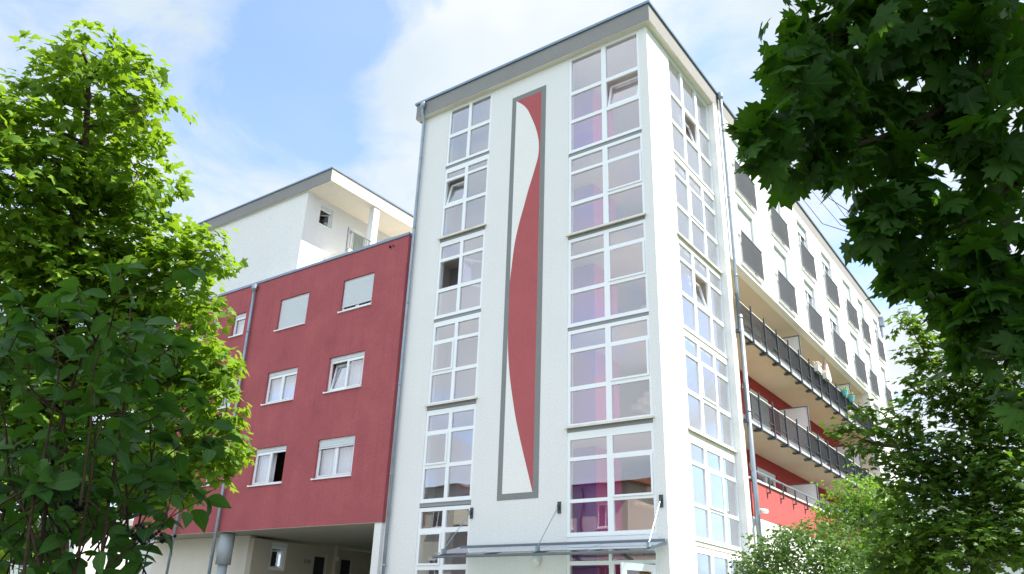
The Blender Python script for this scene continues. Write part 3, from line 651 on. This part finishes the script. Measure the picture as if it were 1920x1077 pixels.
def parasol(x, y, z0, h, m_c, label):
    o = empty('folded_parasol', (x,y,z0), label, 'parasol'); m = MB(); m.tube([(x,y,z0),(x,y,z0+h)], .02, 8); m.build('pole', sill_m, o)
    m = MB(); n = 16; hh = 1.15; prof = [(0,.14),(.08,.155),(.4,.13),(.8,.08),(1.1,.03),(1.15,.008)]; vs = []; fs = []
    for j, (zz, r) in enumerate(prof):
        for k in range(n): rr = r*(1+(.28 if k % 2 else -.18)); a = 2*math.pi*k/n; vs.append((x+rr*math.cos(a), y+rr*math.sin(a), z0+h-hh+zz))
    for j in range(len(prof)-1):
        for k in range(n): fs.append((j*n+k, j*n+(k+1) % n, (j+1)*n+(k+1) % n, (j+1)*n+k))
    m.add(vs, fs); m.build('canopy', m_c, o, True)
parasol(-.1, 17.4, 10.86, 2.4, pink_c, 'folded pale pink parasol standing on the top balcony')
parasol(-.15, 18.3, 4.86, 2.75, blue_c, 'folded blue parasol standing on the lowest balcony above the small tree')

# ================================================================== surroundings
def house(name, x0, x1, y0, y1, eave, ridge, wallm, roofm, label, along='x', wn=4, fl=3, face=+1):
    o = empty(name, ((x0+x1)/2, (y0+y1)/2, 0), label, 'house')
    m = MB(); m.box((x0,y0,0),(x1,y1,eave)); m.build('wall', wallm, o)
    m = MB(); e = .6
    if along == 'x':
        ym = (y0+y1)/2; m.add([(x0-e,y0-e,eave-.15),(x1+e,y0-e,eave-.15),(x1+e,y1+e,eave-.15),(x0-e,y1+e,eave-.15),(x0-e,ym,ridge),(x1+e,ym,ridge)], [(0,1,5,4),(3,4,5,2),(0,4,3),(1,2,5),(0,3,2,1)])
    else:
        xm = (x0+x1)/2; m.add([(x0-e,y0-e,eave-.15),(x1+e,y0-e,eave-.15),(x1+e,y1+e,eave-.15),(x0-e,y1+e,eave-.15),(xm,y0-e,ridge),(xm,y1+e,ridge)], [(0,4,5,3),(1,2,5,4),(0,1,4),(2,3,5),(0,3,2,1)])
    m.build('roof', roofm, o)
    pl = Pl('F', y0) if face < 0 else None
    for f in range(fl):
        for k in range(wn):
            xx = x0+(x1-x0)*(k+.5)/wn; zz = 1.0+f*(eave-.6)/fl; yy = y1 if face > 0 else y0; s = face
            m = MB(); m.box((xx-.65,yy,zz),(xx+.65,yy+.06*s,zz+1.5)); wi = m.build('window', pvc, o)
            m = MB(); m.box((xx-.55,yy+.06*s,zz+.1),(xx-.05,yy+.065*s,zz+1.4)); m.box((xx+.05,yy+.06*s,zz+.1),(xx+.55,yy+.065*s,zz+1.4)); m.build('pane', mat('dark_pane', (.05,.06,.07), .1), wi)
            m = MB(); m.box((xx-.75,yy,zz-.12),(xx+.75,yy+.25*s,zz-.04)); m.build('sill', pvc, wi)
    return o
H = house('neighbour_house', -28, -15.2, -40, -27, 10.45, 11.7, house_w, tile_red, 'pinkish house with red tiled roof across the street, seen only in the glass', wn=4)
m = MB(); m.box((-20,-27,5.2),(-16,-25.8,5.35)); 
for i in range(27): m.box((-20+i*.15,-25.84,5.35),(-19.97+i*.15,-25.8,6.3))
m.box((-20,-25.86,6.3),(-16,-25.78,6.36)); m.build('balcony', dgrey, H)
m = MB(); m.tube([(-18.5,-26.9,10.1),(-18.5,-26.85,6)], .06, 8); m.build('drainpipe', brownp, H)
H = house('neighbour_house', -12.5, -2, -52, -40, 9.6, 11.0, house_y, tile_tan, 'pale house with tan tiled roof across the street, seen only in the glass', along='x', wn=3)
H = house('neighbour_house', -46, -30, -41, -28, 11.4, 12.6, house_y, tile_tan, 'cream house with tan tiles and brown cladding across the street, seen only in the glass', wn=5)
m = MB(); m.box((-36,-28,8.5),(-33,-27.9,10.8)); m.build('cladding', brownp, H)
def block(name, x0, x1, y0, y1, h, label, m_, face='S', nu=6, fl=4):
    o = empty(name, ((x0+x1)/2,(y0+y1)/2,0), label, 'building'); m = MB(); m.box((x0,y0,0),(x1,y1,h)); m.build('wall', m_, o)
    m = MB(); m.box((x0-.2,y0-.2,h),(x1+.2,y1+.2,h+.35)); m.build('roof', grey, o)
    for f in range(fl):
        for k in range(nu):
            zz = 1.0+f*(h-.8)/fl; xx = x0+(x1-x0)*(k+.5)/nu
            m = MB(); m.box((xx-.7,y0-.05,zz),(xx+.7,y0,zz+1.6)); wi = m.build('window', pvc, o)
            m = MB(); m.box((xx-.6,y0-.055,zz+.1),(xx-.04,y0-.05,zz+1.5)); m.box((xx+.04,y0-.055,zz+.1),(xx+.6,y0-.055+.005,zz+1.5)); m.build('pane', mat('dark_pane', (.05,.06,.07), .1), wi)
    return o
block('apartment_block', -9, 16, 52, 64, 11.5, 'pale grey block half hidden behind the maples at the far end of the wing', farw)
block('apartment_block', -64, -44, 8, 20, 7.0, 'low white building glimpsed between the leaves at the lower left', white, nu=5, fl=2)

# ================================================================== trees
RH = [(0,0),(.20,-.10),(.50,-.05),(.38,.12),(.70,.22),(.56,.32),(.74,.54),(.50,.50),(.46,.66),(.24,.48),(.29,.74),(.14,.78),(0,1.08)]
RS = [(0,0),(.42,-.04),(.34,.14),(.68,.46),(.27,.44),(.21,.74),(0,1.05)]
def outline(h): return h + [(-x, y) for x, y in reversed(h[1:-1])]
LEAF = {}
for nm, h, c in (('maple', RH, (0,.32)), ('maple_s', RS, (0,.32))):
    o = outline(h); pts = [c]+o; n = len(o)
    v = np.array([(x, y, -.20*abs(x) - .16*y*y) for x, y in pts]); f = np.array([(0, 1+i, 1+(i+1) % n) for i in range(n)]); LEAF[nm] = (v, f)
ov = []; prof = [(0,.02),(.12,.20),(.35,.31),(.6,.27),(.82,.13),(1.0,.0)]
for y, wd in prof: ov += [(-wd, y), (0, y), (wd, y)]
ov = np.array([(x, y, .30*abs(x) - .28*y*y) for x, y in ov]); f = []
for i in range(5):
    for a in (0, 1): k = i*3+a; f += [(k, k+1, k+4), (k, k+4, k+3)]
LEAF['oval'] = (ov, np.array(f))
so_ = np.array([(0,0,0),(.28,.4,.06),(0,1,-.12),(-.28,.4,.06),(0,.45,-.02)]); LEAF['small'] = (so_, np.array([(0,1,4),(1,2,4),(2,3,4),(3,0,4)]))
def leaves(name, kind, P, Nn, T, S, m, parent, uv=False):
    """one mesh of many small leaves: P positions, Nn normals, T tip directions, S sizes"""
    v, f = LEAF[kind]; n = len(P); P = np.array(P); Nn = np.array(Nn); T = np.array(T); S = np.array(S)
    Nn /= np.linalg.norm(Nn, axis=1)[:, None]+1e-9; T = T - Nn*(T*Nn).sum(1)[:, None]; T /= np.linalg.norm(T, axis=1)[:, None]+1e-9; X = np.cross(T, Nn)
    W = P[:, None, :] + S[:, None, None]*(v[None, :, 0:1]*X[:, None, :] + v[None, :, 1:2]*T[:, None, :] + v[None, :, 2:3]*Nn[:, None, :])
    W = (W.reshape(-1, 3) - np.array(ORIG[parent.name])[None, :]); Fa = (f[None] + (np.arange(n)*len(v))[:, None, None]).reshape(-1, 3)
    me = bpy.data.meshes.new(name); me.vertices.add(len(W)); me.vertices.foreach_set('co', W.astype(np.float32).ravel())
    me.loops.add(Fa.size); me.loops.foreach_set('vertex_index', Fa.astype(np.int32).ravel()); me.polygons.add(len(Fa))
    me.polygons.foreach_set('loop_start', np.arange(0, Fa.size, 3, dtype=np.int32)); me.polygons.foreach_set('loop_total', np.full(len(Fa), 3, dtype=np.int32))
    if uv:
        l = me.uv_layers.new(name='UVMap'); uvs = np.tile(v[f.ravel()][:, :2], (n, 1)); l.data.foreach_set('uv', uvs.astype(np.float32).ravel())
    me.materials.append(m); me.update(calc_edges=True); me.validate()
    o = bpy.data.objects.new(name, me); C.objects.link(o); o.parent = parent; ORIG[o.name] = ORIG[parent.name]; return o
def crown(rng, clumps, dens, size, up=.8, inner=.5, jit=.5, droop=.5, tuft=7, spread=1., flat=1.):
    P, Nn, T, S = [], [], [], []
    for x, y, z, r in clumps:
        n = max(5, int(dens*r*r/(size*size)/tuft))
        for _ in range(n):
            d = rng.normal(size=3); d /= np.linalg.norm(d); rad = r*(inner+(1-inner)*rng.random()**.6)*(1.32 if rng.random() < .1 else 1); tc_ = np.array((x, y, z)) + d*rad*np.array((1, 1, flat))
            out_ = d*.6 + np.array((0,0,up)) + rng.normal(size=3)*.25
            for k in range(tuft):
                a = rng.random()*6.283; hor = np.array((math.cos(a), math.sin(a), 0))
                p = tc_ + hor*size*rng.uniform(.3,1.2)*spread + np.array((0,0,rng.normal()*size*.35))
                P.append(p); Nn.append(out_ + rng.normal(size=3)*jit); T.append(hor*1.0 + d*.5 + np.array((0,0,-droop))); S.append(size*rng.uniform(.6,1.15))
    return P, Nn, T, S
def limbs(mb, trunk, clumps, rng, r0=.02, every=1):
    tp = [Vector(p) for p in trunk]
    for i, (x, y, z, r) in enumerate(clumps):
        if i % every: continue
        c = Vector((x, y, z)); q = min(tp, key=lambda p: (p-c).length + (.8 if p.z > c.z else 0)); d = (c-q).length
        if d < .05: continue
        mid = q.lerp(c, .5) + Vector((rng.normal()*.06, rng.normal()*.06, -.08*d)); e = c + (c-q).normalized()*r*.4
        mb.tube([q, q.lerp(mid, .6), mid, mid.lerp(c, .6), e], [r0*(1+.6*d), r0*(.8+.5*d), r0*(.6+.3*d), r0*.5, r0*.2], 6)
        for _ in range(4):
            dd = Vector(rng.normal(size=3)).normalized()*r*.85; mb.tube([c, c+dd*.5+Vector((0,0,.02)), c+dd], [r0*.4, r0*.25, r0*.1], 4, False)
def refine(pts, k=3):
    o = []
    for i in range(len(pts)-1):
        p0, p1, p2, p3 = (np.array(pts[min(max(j, 0), len(pts)-1)]) for j in (i-1, i, i+1, i+2))
        for s in range(k): t = s/k; o.append(tuple(.5*((2*p1)+(-p0+p2)*t+(2*p0-5*p1+4*p2-p3)*t*t+(-p0+3*p1-3*p2+p3)*t**3)))
    o.append(tuple(pts[-1])); return o

# --- tall sunlit maple on the left
T1 = [(-0.18,-15.1,7.73,0.31),(0.21,-14.99,7.51,0.22),(-0.64,-15.13,7.64,0.34),(-0.22,-14.5,7.71,0.38),(0.21,-14.55,7.61,0.26),(-0.43,-14.87,7.24,0.52),(0.16,-14.48,7.13,0.39),(-0.72,-14.3,7.22,0.46),(-0.35,-15.25,7.19,0.22),(-0.77,-15.39,6.98,0.33),(-0.57,-15.5,6.54,0.43),(-1.3,-14.95,7.06,0.47),(-0.74,-15.28,6.09,0.57),(-0.62,-14.92,6.31,0.43),(-0.56,-14.28,6.63,0.41),(-0.12,-14.18,6.46,0.39),(-0.35,-13.82,6.41,0.37),(-0.93,-13.97,6.36,0.46),(-1.14,-14.8,5.88,0.6),(-1.33,-13.85,5.91,0.47),(-0.43,-13.74,5.94,0.47),(-0.05,-13.35,5.78,0.36),(0.23,-13.27,5.74,0.27),(0.39,-13.22,5.51,0.18),(-1.52,-14.77,5.5,0.53),(-1.04,-14.43,5.24,0.58),(-0.7,-13.7,5.29,0.58),(-0.26,-13.34,5.33,0.47),(0.01,-13.13,5.09,0.28),(-0.78,-13.13,4.93,0.6),(-1.49,-13.59,4.91,0.62),(-1.45,-14.48,4.76,0.67),(-0.19,-12.91,4.54,0.37),(0.17,-12.83,4.37,0.26),(-0.68,-12.86,4.42,0.52),(-0.1,-12.71,4.03,0.39),(0.25,-12.66,3.87,0.21),(-1.06,-13.24,4.24,0.6),(-1.54,-13.81,4.3,0.68),(-1.6,-14.25,3.92,0.67),(-0.01,-12.56,3.53,0.33),(0.32,-12.58,3.43,0.18),(-0.19,-12.55,3.23,0.28),(-0.74,-12.74,3.44,0.44),(-0.56,-12.69,2.98,0.29),(-1.11,-12.87,3.12,0.37),(-1.64,-13.33,3.41,0.69),(-1.61,-13.94,3.23,0.6),(-1.68,-13.45,2.69,0.38),(-1.59,-13.65,2.37,0.45)]
T1tr = [(-1.416,-12.971,-.1),(-1.609,-13.167,1.587),(-1.647,-13.469,3.064),(-1.442,-13.822,4.277),(-1.23,-14.179,5.375),(-1.094,-14.339,5.856),(-0.807,-14.517,6.355),(-0.615,-14.669,6.815),(-0.395,-14.875,7.302),(-0.25,-15.03,7.6)]
rng = np.random.default_rng(3)
t = empty('maple_tree', (-1.42,-12.97,0), 'tall bright green maple in full sun at the left, in front of the red block', 'tree')
tr = refine(T1tr); m = MB(); m.tube(tr, [.13-.112*i/(len(tr)-1) for i in range(len(tr))], 10); limbs(m, tr[6:], T1, rng, .016); m.build('trunk', bark, t, True)
leaves('crown', 'maple_s', *crown(rng, [(x, y, z, r*1.12) for x, y, z, r in T1]+[(x-.5, y-.5, z, r) for x, y, z, r in T1[9:]]+[(x-.1, y+.1, z-.05, r*.9) for x, y, z, r in T1[32:46]], 14.5, .122, up=1.0, jit=.42, droop=.55, flat=.9, tuft=8), leaf1, t)

# --- near maple top right, mostly in its own shade
T3 = [(8.26, -14.46, 2.88, 0.16),(8.3, -14.51, 2.72, 0.14),(8.17, -14.48, 2.93, 0.12),(8.29, -14.37, 2.6, 0.12),(8.19, -14.33, 2.79, 0.11),(8.11, -14.51, 3.0, 0.08),(7.77,-15.01,4.32,0.17),(7.91,-15.07,4.11,0.24),(7.73,-15.15,4.01,0.12),(7.8,-15.12,3.83,0.18),(7.64,-15.28,3.64,0.12),(7.61,-15.12,3.58,0.13),(7.68,-14.99,3.59,0.13),(7.6,-15.31,3.49,0.08),(7.81,-14.85,3.79,0.24),(7.8,-14.93,3.54,0.12),(7.98,-14.57,4.14,0.33),(7.93,-14.57,3.76,0.26),(8.27,-14.71,4.2,0.32),(8.48,-14.78,3.96,0.22),(8.21,-14.42,3.95,0.33),(8.42,-14.66,3.59,0.16),(7.99,-14.52,3.47,0.22),(7.93,-14.65,3.27,0.13),(7.94,-14.59,3.15,0.13),(8.03,-14.49,3.2,0.16),(7.91,-14.79,3.31,0.09),(8.2,-14.32,3.56,0.32),(8.36,-14.59,3.22,0.21),(8.23,-14.35,3.20,0.2),(8.27,-14.50,2.90,0.14),(8.33,-14.44,2.74,0.09),(8.33,-14.58,2.98,0.12),(8.2,-14.89,4.25,0.2),(8.02,-14.85,4.34,0.23)]
over_shade = [(8.9,-15.6,6.3,1.3),(9.6,-14.9,6.0,1.2),(8.6,-16.6,6.6,1.2),(10.2,-16,6.6,1.5),(10.6,-14.3,5.6,1.5),(9.4,-13.6,6.0,1.2),(8.6,-14.4,5.9,.8),(11.6,-15.4,6.0,1.6),(9.2,-17.6,7.2,1.5),(10.4,-13.2,4.4,1.3),(9.7,-13.9,4.2,.8),(7.6,-17.2,7.2,1.1),(9.3,-14.2,3.3,.45),(8.1,-15.6,6.0,.8)]  # unseen crown clumps added overhead to shade the near shrub and boughs
t = empty('maple_tree', (10.9,-14.6,0), 'dark shaded maple boughs with large leaves hanging in close at the upper right', 'tree')
rng = np.random.default_rng(11)
m = MB(); tr3 = [(10.9,-14.6,-.1),(10.85,-14.6,2),(10.7,-14.7,4),(10.5,-14.8,6),(10.4,-15,8)]; m.tube(refine(tr3), [.2-.012*i for i in range(13)], 12)
for pts, r0 in (([(10.8,-14.65,3.2),(9.061,-14.694,4.583),(8.683,-14.49,4.223),(8.314,-14.529,3.935),(7.97,-14.673,3.744),(7.711,-14.899,3.652),(7.6,-15.2,3.60)], .035), ([(10.8,-14.6,2.9),(8.743,-14.231,3.6),(8.496,-14.398,3.512),(8.198,-14.432,3.34),(7.975,-14.513,3.23)], .025), ([(8.683,-14.49,4.223),(8.346,-14.724,4.214),(7.968,-14.885,4.217),(7.764,-15.074,4.084)], .012)):
    q = refine(pts); m.tube(q, [r0*(1-.85*i/(len(q)-1)) for i in range(len(q))], 7)
tw = refine([(9.061,-14.694,4.583),(8.683,-14.49,4.223),(8.314,-14.529,3.935),(7.97,-14.673,3.744),(7.711,-14.899,3.652)])+refine([(8.743,-14.231,3.6),(8.496,-14.398,3.512),(8.198,-14.432,3.34),(7.975,-14.513,3.23)])
limbs(m, tw, T3, rng, .0016); limbs(m, tr3[1:], over_shade, rng, .03); m.build('trunk', bark, t, True)
c1 = crown(rng, T3, 15, .125, up=.6, inner=.15, jit=.5, droop=.9, tuft=4, spread=.45); c2 = crown(rng, over_shade, 11, .17, up=.9, inner=.3)
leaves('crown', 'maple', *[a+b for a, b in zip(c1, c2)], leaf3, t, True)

# --- middle-distance maple at the right
T4 = [(7.46, -7.21, 5.06, 0.35),(7.63, -6.95, 4.54, 0.55),(8.11, -6.92, 5.25, 0.48),(6.74, -7.38, 4.21, 0.27),(7.8, -7.5, 3.33, 0.51),(6.16, -8.26, 3.92, 0.15),(6.81, -7.13, 3.55, 0.34),(6.51, -7.23, 3.27, 0.29),(6.28, -7.21, 2.8, 0.34),(6.59, -7.13, 2.55, 0.45),(6.35, -7.61, 3.54, 0.16),(6.12, -7.41, 2.44, 0.26),(7.04,-7.88,5.34,0.16),(6.96,-8.05,5.17,0.13),(7.11,-7.79,5.09,0.21),(7.01,-7.94,4.85,0.16),(7.17,-7.7,4.83,0.24),(7.09,-7.84,4.56,0.23),(7.22,-7.56,4.38,0.3),(6.96,-7.91,4.36,0.2),(7.52,-7.56,4.47,0.45),(7.72,-7.26,4.19,0.53),(6.4,-8.14,4.07,0.2),(6.26,-8.21,3.84,0.21),(6.48,-7.89,4.0,0.18),(6.51,-7.93,3.7,0.25),(6.7,-7.64,3.96,0.26),(6.81,-7.47,3.75,0.33),(6.31,-8.08,3.75,0.14),(7.13,-7.29,4.05,0.34),(7.13,-7.41,3.64,0.45),(7.44,-7.17,3.65,0.61),(7.76,-7.32,3.48,0.6),(6.78,-7.61,3.38,0.29),(6.64,-7.67,3.57,0.16),(6.92,-7.35,3.1,0.52),(7.37,-7.07,2.99,0.68),(6.63,-7.56,2.84,0.44),(6.95,-7.48,2.49,0.58),(7.44,-7.21,2.44,0.6),(6.41,-7.36,2.44,0.37),(7.67,-7.64,2.85,0.43),(7.76, -7.37, 4.96, 0.38),(7.94, -7.23, 4.5, 0.46),(7.9, -7.4, 3.94, 0.45),(7.63, -7.79, 4.92, 0.18),(7.98, -7.26, 5.3, 0.31),(7.67, -7.61, 2.63, 0.43),(7.16, -7.88, 2.73, 0.42)]
rng = np.random.default_rng(5)
t = empty('maple_tree', (7.0,-7.0,0), 'mid green maple with layered sprays, half sunlit, at the right below the dark boughs', 'tree')
tr4 = refine([(6.9,-7.0,-.1),(7.055,-6.921,1.656),(7.214,-6.97,2.824),(7.428,-7.185,3.718),(7.491,-7.431,4.375)])
m = MB(); m.tube(tr4, [.11-.007*i for i in range(len(tr4))], 9)
for pts in ([(7.342,-7.04,3.431),(7.032,-7.432,3.708),(6.677,-7.701,3.756),(6.291,-8.098,3.813)], [(7.49,-7.243,4.024),(7.248,-7.593,4.502),(7.035,-7.823,5.159)]):
    q = refine(pts); m.tube(q, [.025*(1-.8*i/(len(q)-1)) for i in range(len(q))], 6)
limbs(m, tr4[4:]+refine([(7.342,-7.04,3.431),(7.032,-7.432,3.708),(6.677,-7.701,3.756)])+refine([(7.49,-7.243,4.024),(7.248,-7.593,4.502),(7.035,-7.823,5.159)]), T4, rng, .008); m.build('trunk', bark, t, True)
leaves('crown', 'maple_s', *crown(rng, T4, 14, .088, up=1.3, flat=.8, inner=.35, jit=.4, droop=.4, tuft=6), leaf4, t)

# --- small pale tree in front of the wing
T5 = [(3.85,0.62,4.31,0.53),(4.32,0.4,4.48,0.52),(4.57,0.75,4.52,0.53),(4.72,1.13,4.22,0.47),(4.11,0.53,3.95,0.59),(4.53,0.95,3.76,0.66),(3.54,0.38,4.01,0.33),(4.85,1.43,3.68,0.61),(3.73,0.69,3.53,0.53),(4.18,0.93,3.21,0.8)]
rng = np.random.default_rng(8)
t = empty('small_tree', (3.87,.92,0), 'small light green tree between the rounded bush and the balcony wing', 'tree')
tr5 = refine([(3.87,.92,-.1),(4.009,0.943,2.353),(4.128,0.908,3.32),(4.237,0.745,4.08)]); m = MB(); m.tube(tr5, [.07-.005*i for i in range(len(tr5))], 8); limbs(m, tr5[3:], T5, rng, .01); m.build('trunk', bark, t, True)
leaves('crown', 'small', *crown(rng, T5, 22, .11, up=.7, inner=.4, jit=.7, droop=.3), leaf5, t)
# --- rounded bush
T6 = [(3.67,-3.96,2.83,0.46),(4.03,-3.87,3.0,0.46),(4.36,-3.57,3.11,0.43),(4.67,-3.27,3.04,0.47),(3.55,-4.2,2.55,0.45),(4.13,-3.79,2.49,0.81),(4.86,-3.2,2.69,0.63),(5.21,-2.9,2.58,0.53),(3.59,-4.16,2.13,0.6),(4.66,-3.42,2.01,0.82),(4.05,-3.79,1.83,0.81)]
rng = np.random.default_rng(9)
t = empty('rounded_bush', (4.3,-3.6,0), 'rounded bush with small glossy leaves at the bottom right of the tower', 'bush')
m = MB(); tr6 = [(4.3,-3.6,-.1),(4.3,-3.6,1),(4.25,-3.65,1.8)]; m.tube(tr6, [.07,.05,.03], 8); limbs(m, tr6[1:], T6, rng, .01); m.build('stem', bark, t, True)
leaves('foliage', 'small', *crown(rng, T6, 24, .085, up=.5, inner=.55, jit=.8, droop=.2), leaf6, t)
# --- trees beyond the right edge, mirrored in the side glazing
rng = np.random.default_rng(21)
for i, (x, y, h, lab) in enumerate(((14,20,8.5,'broad tree right of the wing, showing mainly as a reflection in the side glazing'),(17,32,10,'taller tree farther right of the wing, only reflected in the side glazing'),(12.5,11,6,'low tree right of the tower, only reflected in the side glazing'))):
    t = empty('street_tree', (x,y,0), lab, 'tree'); cl_ = []
    for k in range(26):
        d = rng.normal(size=3); d /= np.linalg.norm(d); cl_.append((x+d[0]*h*.25, y+d[1]*h*.25, h*.66+d[2]*h*.3, h*.11))
    m = MB(); tt = [(x,y,-.1),(x,y+.1,h*.3),(x+.1,y,h*.55),(x,y,h*.85)]; m.tube(tt, [.2,.16,.1,.04], 8); limbs(m, tt[1:], cl_, rng, .02); m.build('trunk', bark, t, True)
    leaves('crown', 'maple_s', *crown(rng, cl_, 5, .26, inner=.3), leaf4, t)

# --- near shrub at the lower left: upright stems with paired oval leaves
def cam_pt(px, py, d):
    v = Rr*((px-960)/1477.8) - Uu*((py-538.5)/1477.8) + F_; return Vector((8.4281,-18.1375,1.6)) + v.normalized()*d
SH = [([(60,1500),(75,1077),(100,860),(150,680),(180,640),(195,590)],2.55,.010),([(200,1500),(190,1077),(215,880),(240,720),(258,640),(272,600)],2.45,.008),
      ([(0,1400),(-10,1077),(20,900),(45,750),(55,680),(60,630)],2.7,.008),([(180,1300),(235,1077),(236,900),(225,760),(236,660),(232,600)],2.6,.006),
      ([(90,1300),(140,1077),(170,900),(190,800),(260,700),(325,650)],2.35,.006),([(150,1300),(190,1090),(245,1030),(300,985),(345,955),(388,935)],2.4,.005),
      ([(150,1200),(200,1010),(260,900),(320,850),(370,815),(398,798)],2.55,.005),([(-60,1300),(-40,1000),(-20,850),(0,700),(5,650),(15,600)],2.5,.007),
      ([(30,1200),(60,960),(90,820),(110,700),(104,630),(112,580)],2.3,.006),([(100,1200),(60,1000),(20,900),(10,800),(-10,700),(-5,640)],2.45,.006),
      ([(235,1100),(265,960),(290,830),(310,740),(335,690),(350,660)],2.7,.005),([(150,950),(170,800),(175,700),(205,620),(218,560),(228,500)],2.3,.005),
      ([(120,1150),(110,1000),(130,900),(120,800),(140,740),(175,640)],2.65,.006)]
t = empty('dogwood_shrub', tuple(cam_pt(120,1077,2.5))[:2]+(0,), 'dark shrub with large oval leaves, brown stems and black berries, close at the lower left', 'shrub')
rng = np.random.default_rng(17); m = MB(); P, Nn, T, S = [], [], [], []
def put(p, dirv, size, nrm=None):
    if rng.random() < .27: return
    P.append(np.array(p)); T.append(np.array(dirv)+np.array((0,0,-.5))+rng.normal(size=3)*.25); Nn.append((np.array((0,0,.9)) if nrm is None else nrm)+rng.normal(size=3)*.5); S.append(size)
for pts, d, r0 in SH:
    q = refine([tuple(cam_pt(x, y, d+rng.normal()*.04)) for x, y in pts], 5); m.tube(q, [r0*.75*(1-.7*i/(len(q)-1)) for i in range(len(q))], 6)
    for i in range(5, len(q)-1):
        ax = (Vector(q[i+1])-Vector(q[i])).normalized(); side = ax.orthogonal().normalized(); side.rotate(Matrix.Rotation(rng.random()*6.28, 3, ax))
        if i % 2 == 0:
            for s in (1, -1): put(Vector(q[i])+side*s*.02, tuple(side*s+ax*.4), rng.uniform(.05,.085))
        if i % 4 == 0 and i < len(q)-2:
            L = rng.uniform(.10,.24); s = 1 if rng.random() < .5 else -1; e = Vector(q[i])+side*s*L*.8+Vector((0,0,L*.6)); md = Vector(q[i]).lerp(e, .5)-Vector((0,0,.02))
            m.tube([q[i], md, e], [r0*.4, r0*.3, r0*.15], 5)
            dv = (e-Vector(q[i])).normalized(); s2 = dv.cross(Vector((0,0,1))).normalized()
            for c in (md, md.lerp(e, .5), e):
                for ss in (1, -1): put(c, tuple(s2*ss+dv*.5), rng.uniform(.05,.08))
            put(e, tuple(dv), rng.uniform(.06,.09))
    put(q[-1], tuple((Vector(q[-1])-Vector(q[-2])).normalized()), .07); 
    for ss in (1, -1): put(q[-1], (ss*.6, ss*.4, .2), .06)
for _ in range(70):
    px, py = rng.uniform(-30, 270), rng.uniform(900, 1180); c0 = cam_pt(px, py, rng.uniform(2.3, 2.9)); up_ = Vector((rng.normal()*.5, rng.normal()*.5, 1)).normalized(); e = c0+up_*.14
    m.tube([c0-up_*.1, c0, e], [.003, .0025, .001], 5)
    for k_ in range(3):
        a_ = rng.random()*6.28
        for ss in (1, -1): put(c0+up_*.07*k_, (math.cos(a_)*ss, math.sin(a_)*ss, .2), rng.uniform(.055, .085))
m.build('stems', twigm, t, True)
leaves('foliage', 'oval', P, Nn, T, S, leaf2, t, True)
for bx_, by_, bd in ((277,1000,2.4),(150,940,2.5)):
    b_ = MB(); c = cam_pt(bx_, by_, bd)
    for k in range(34):
        o_ = Vector((rng.normal()*.026, rng.normal()*.026, rng.normal()*.012)); b_.sphere(c+o_, .0048, 7, 5); b_.tube([c-Vector((0,0,.03)), c+o_], .0008, 4, False)
    b_.build('berry_cluster', berry, t, True)
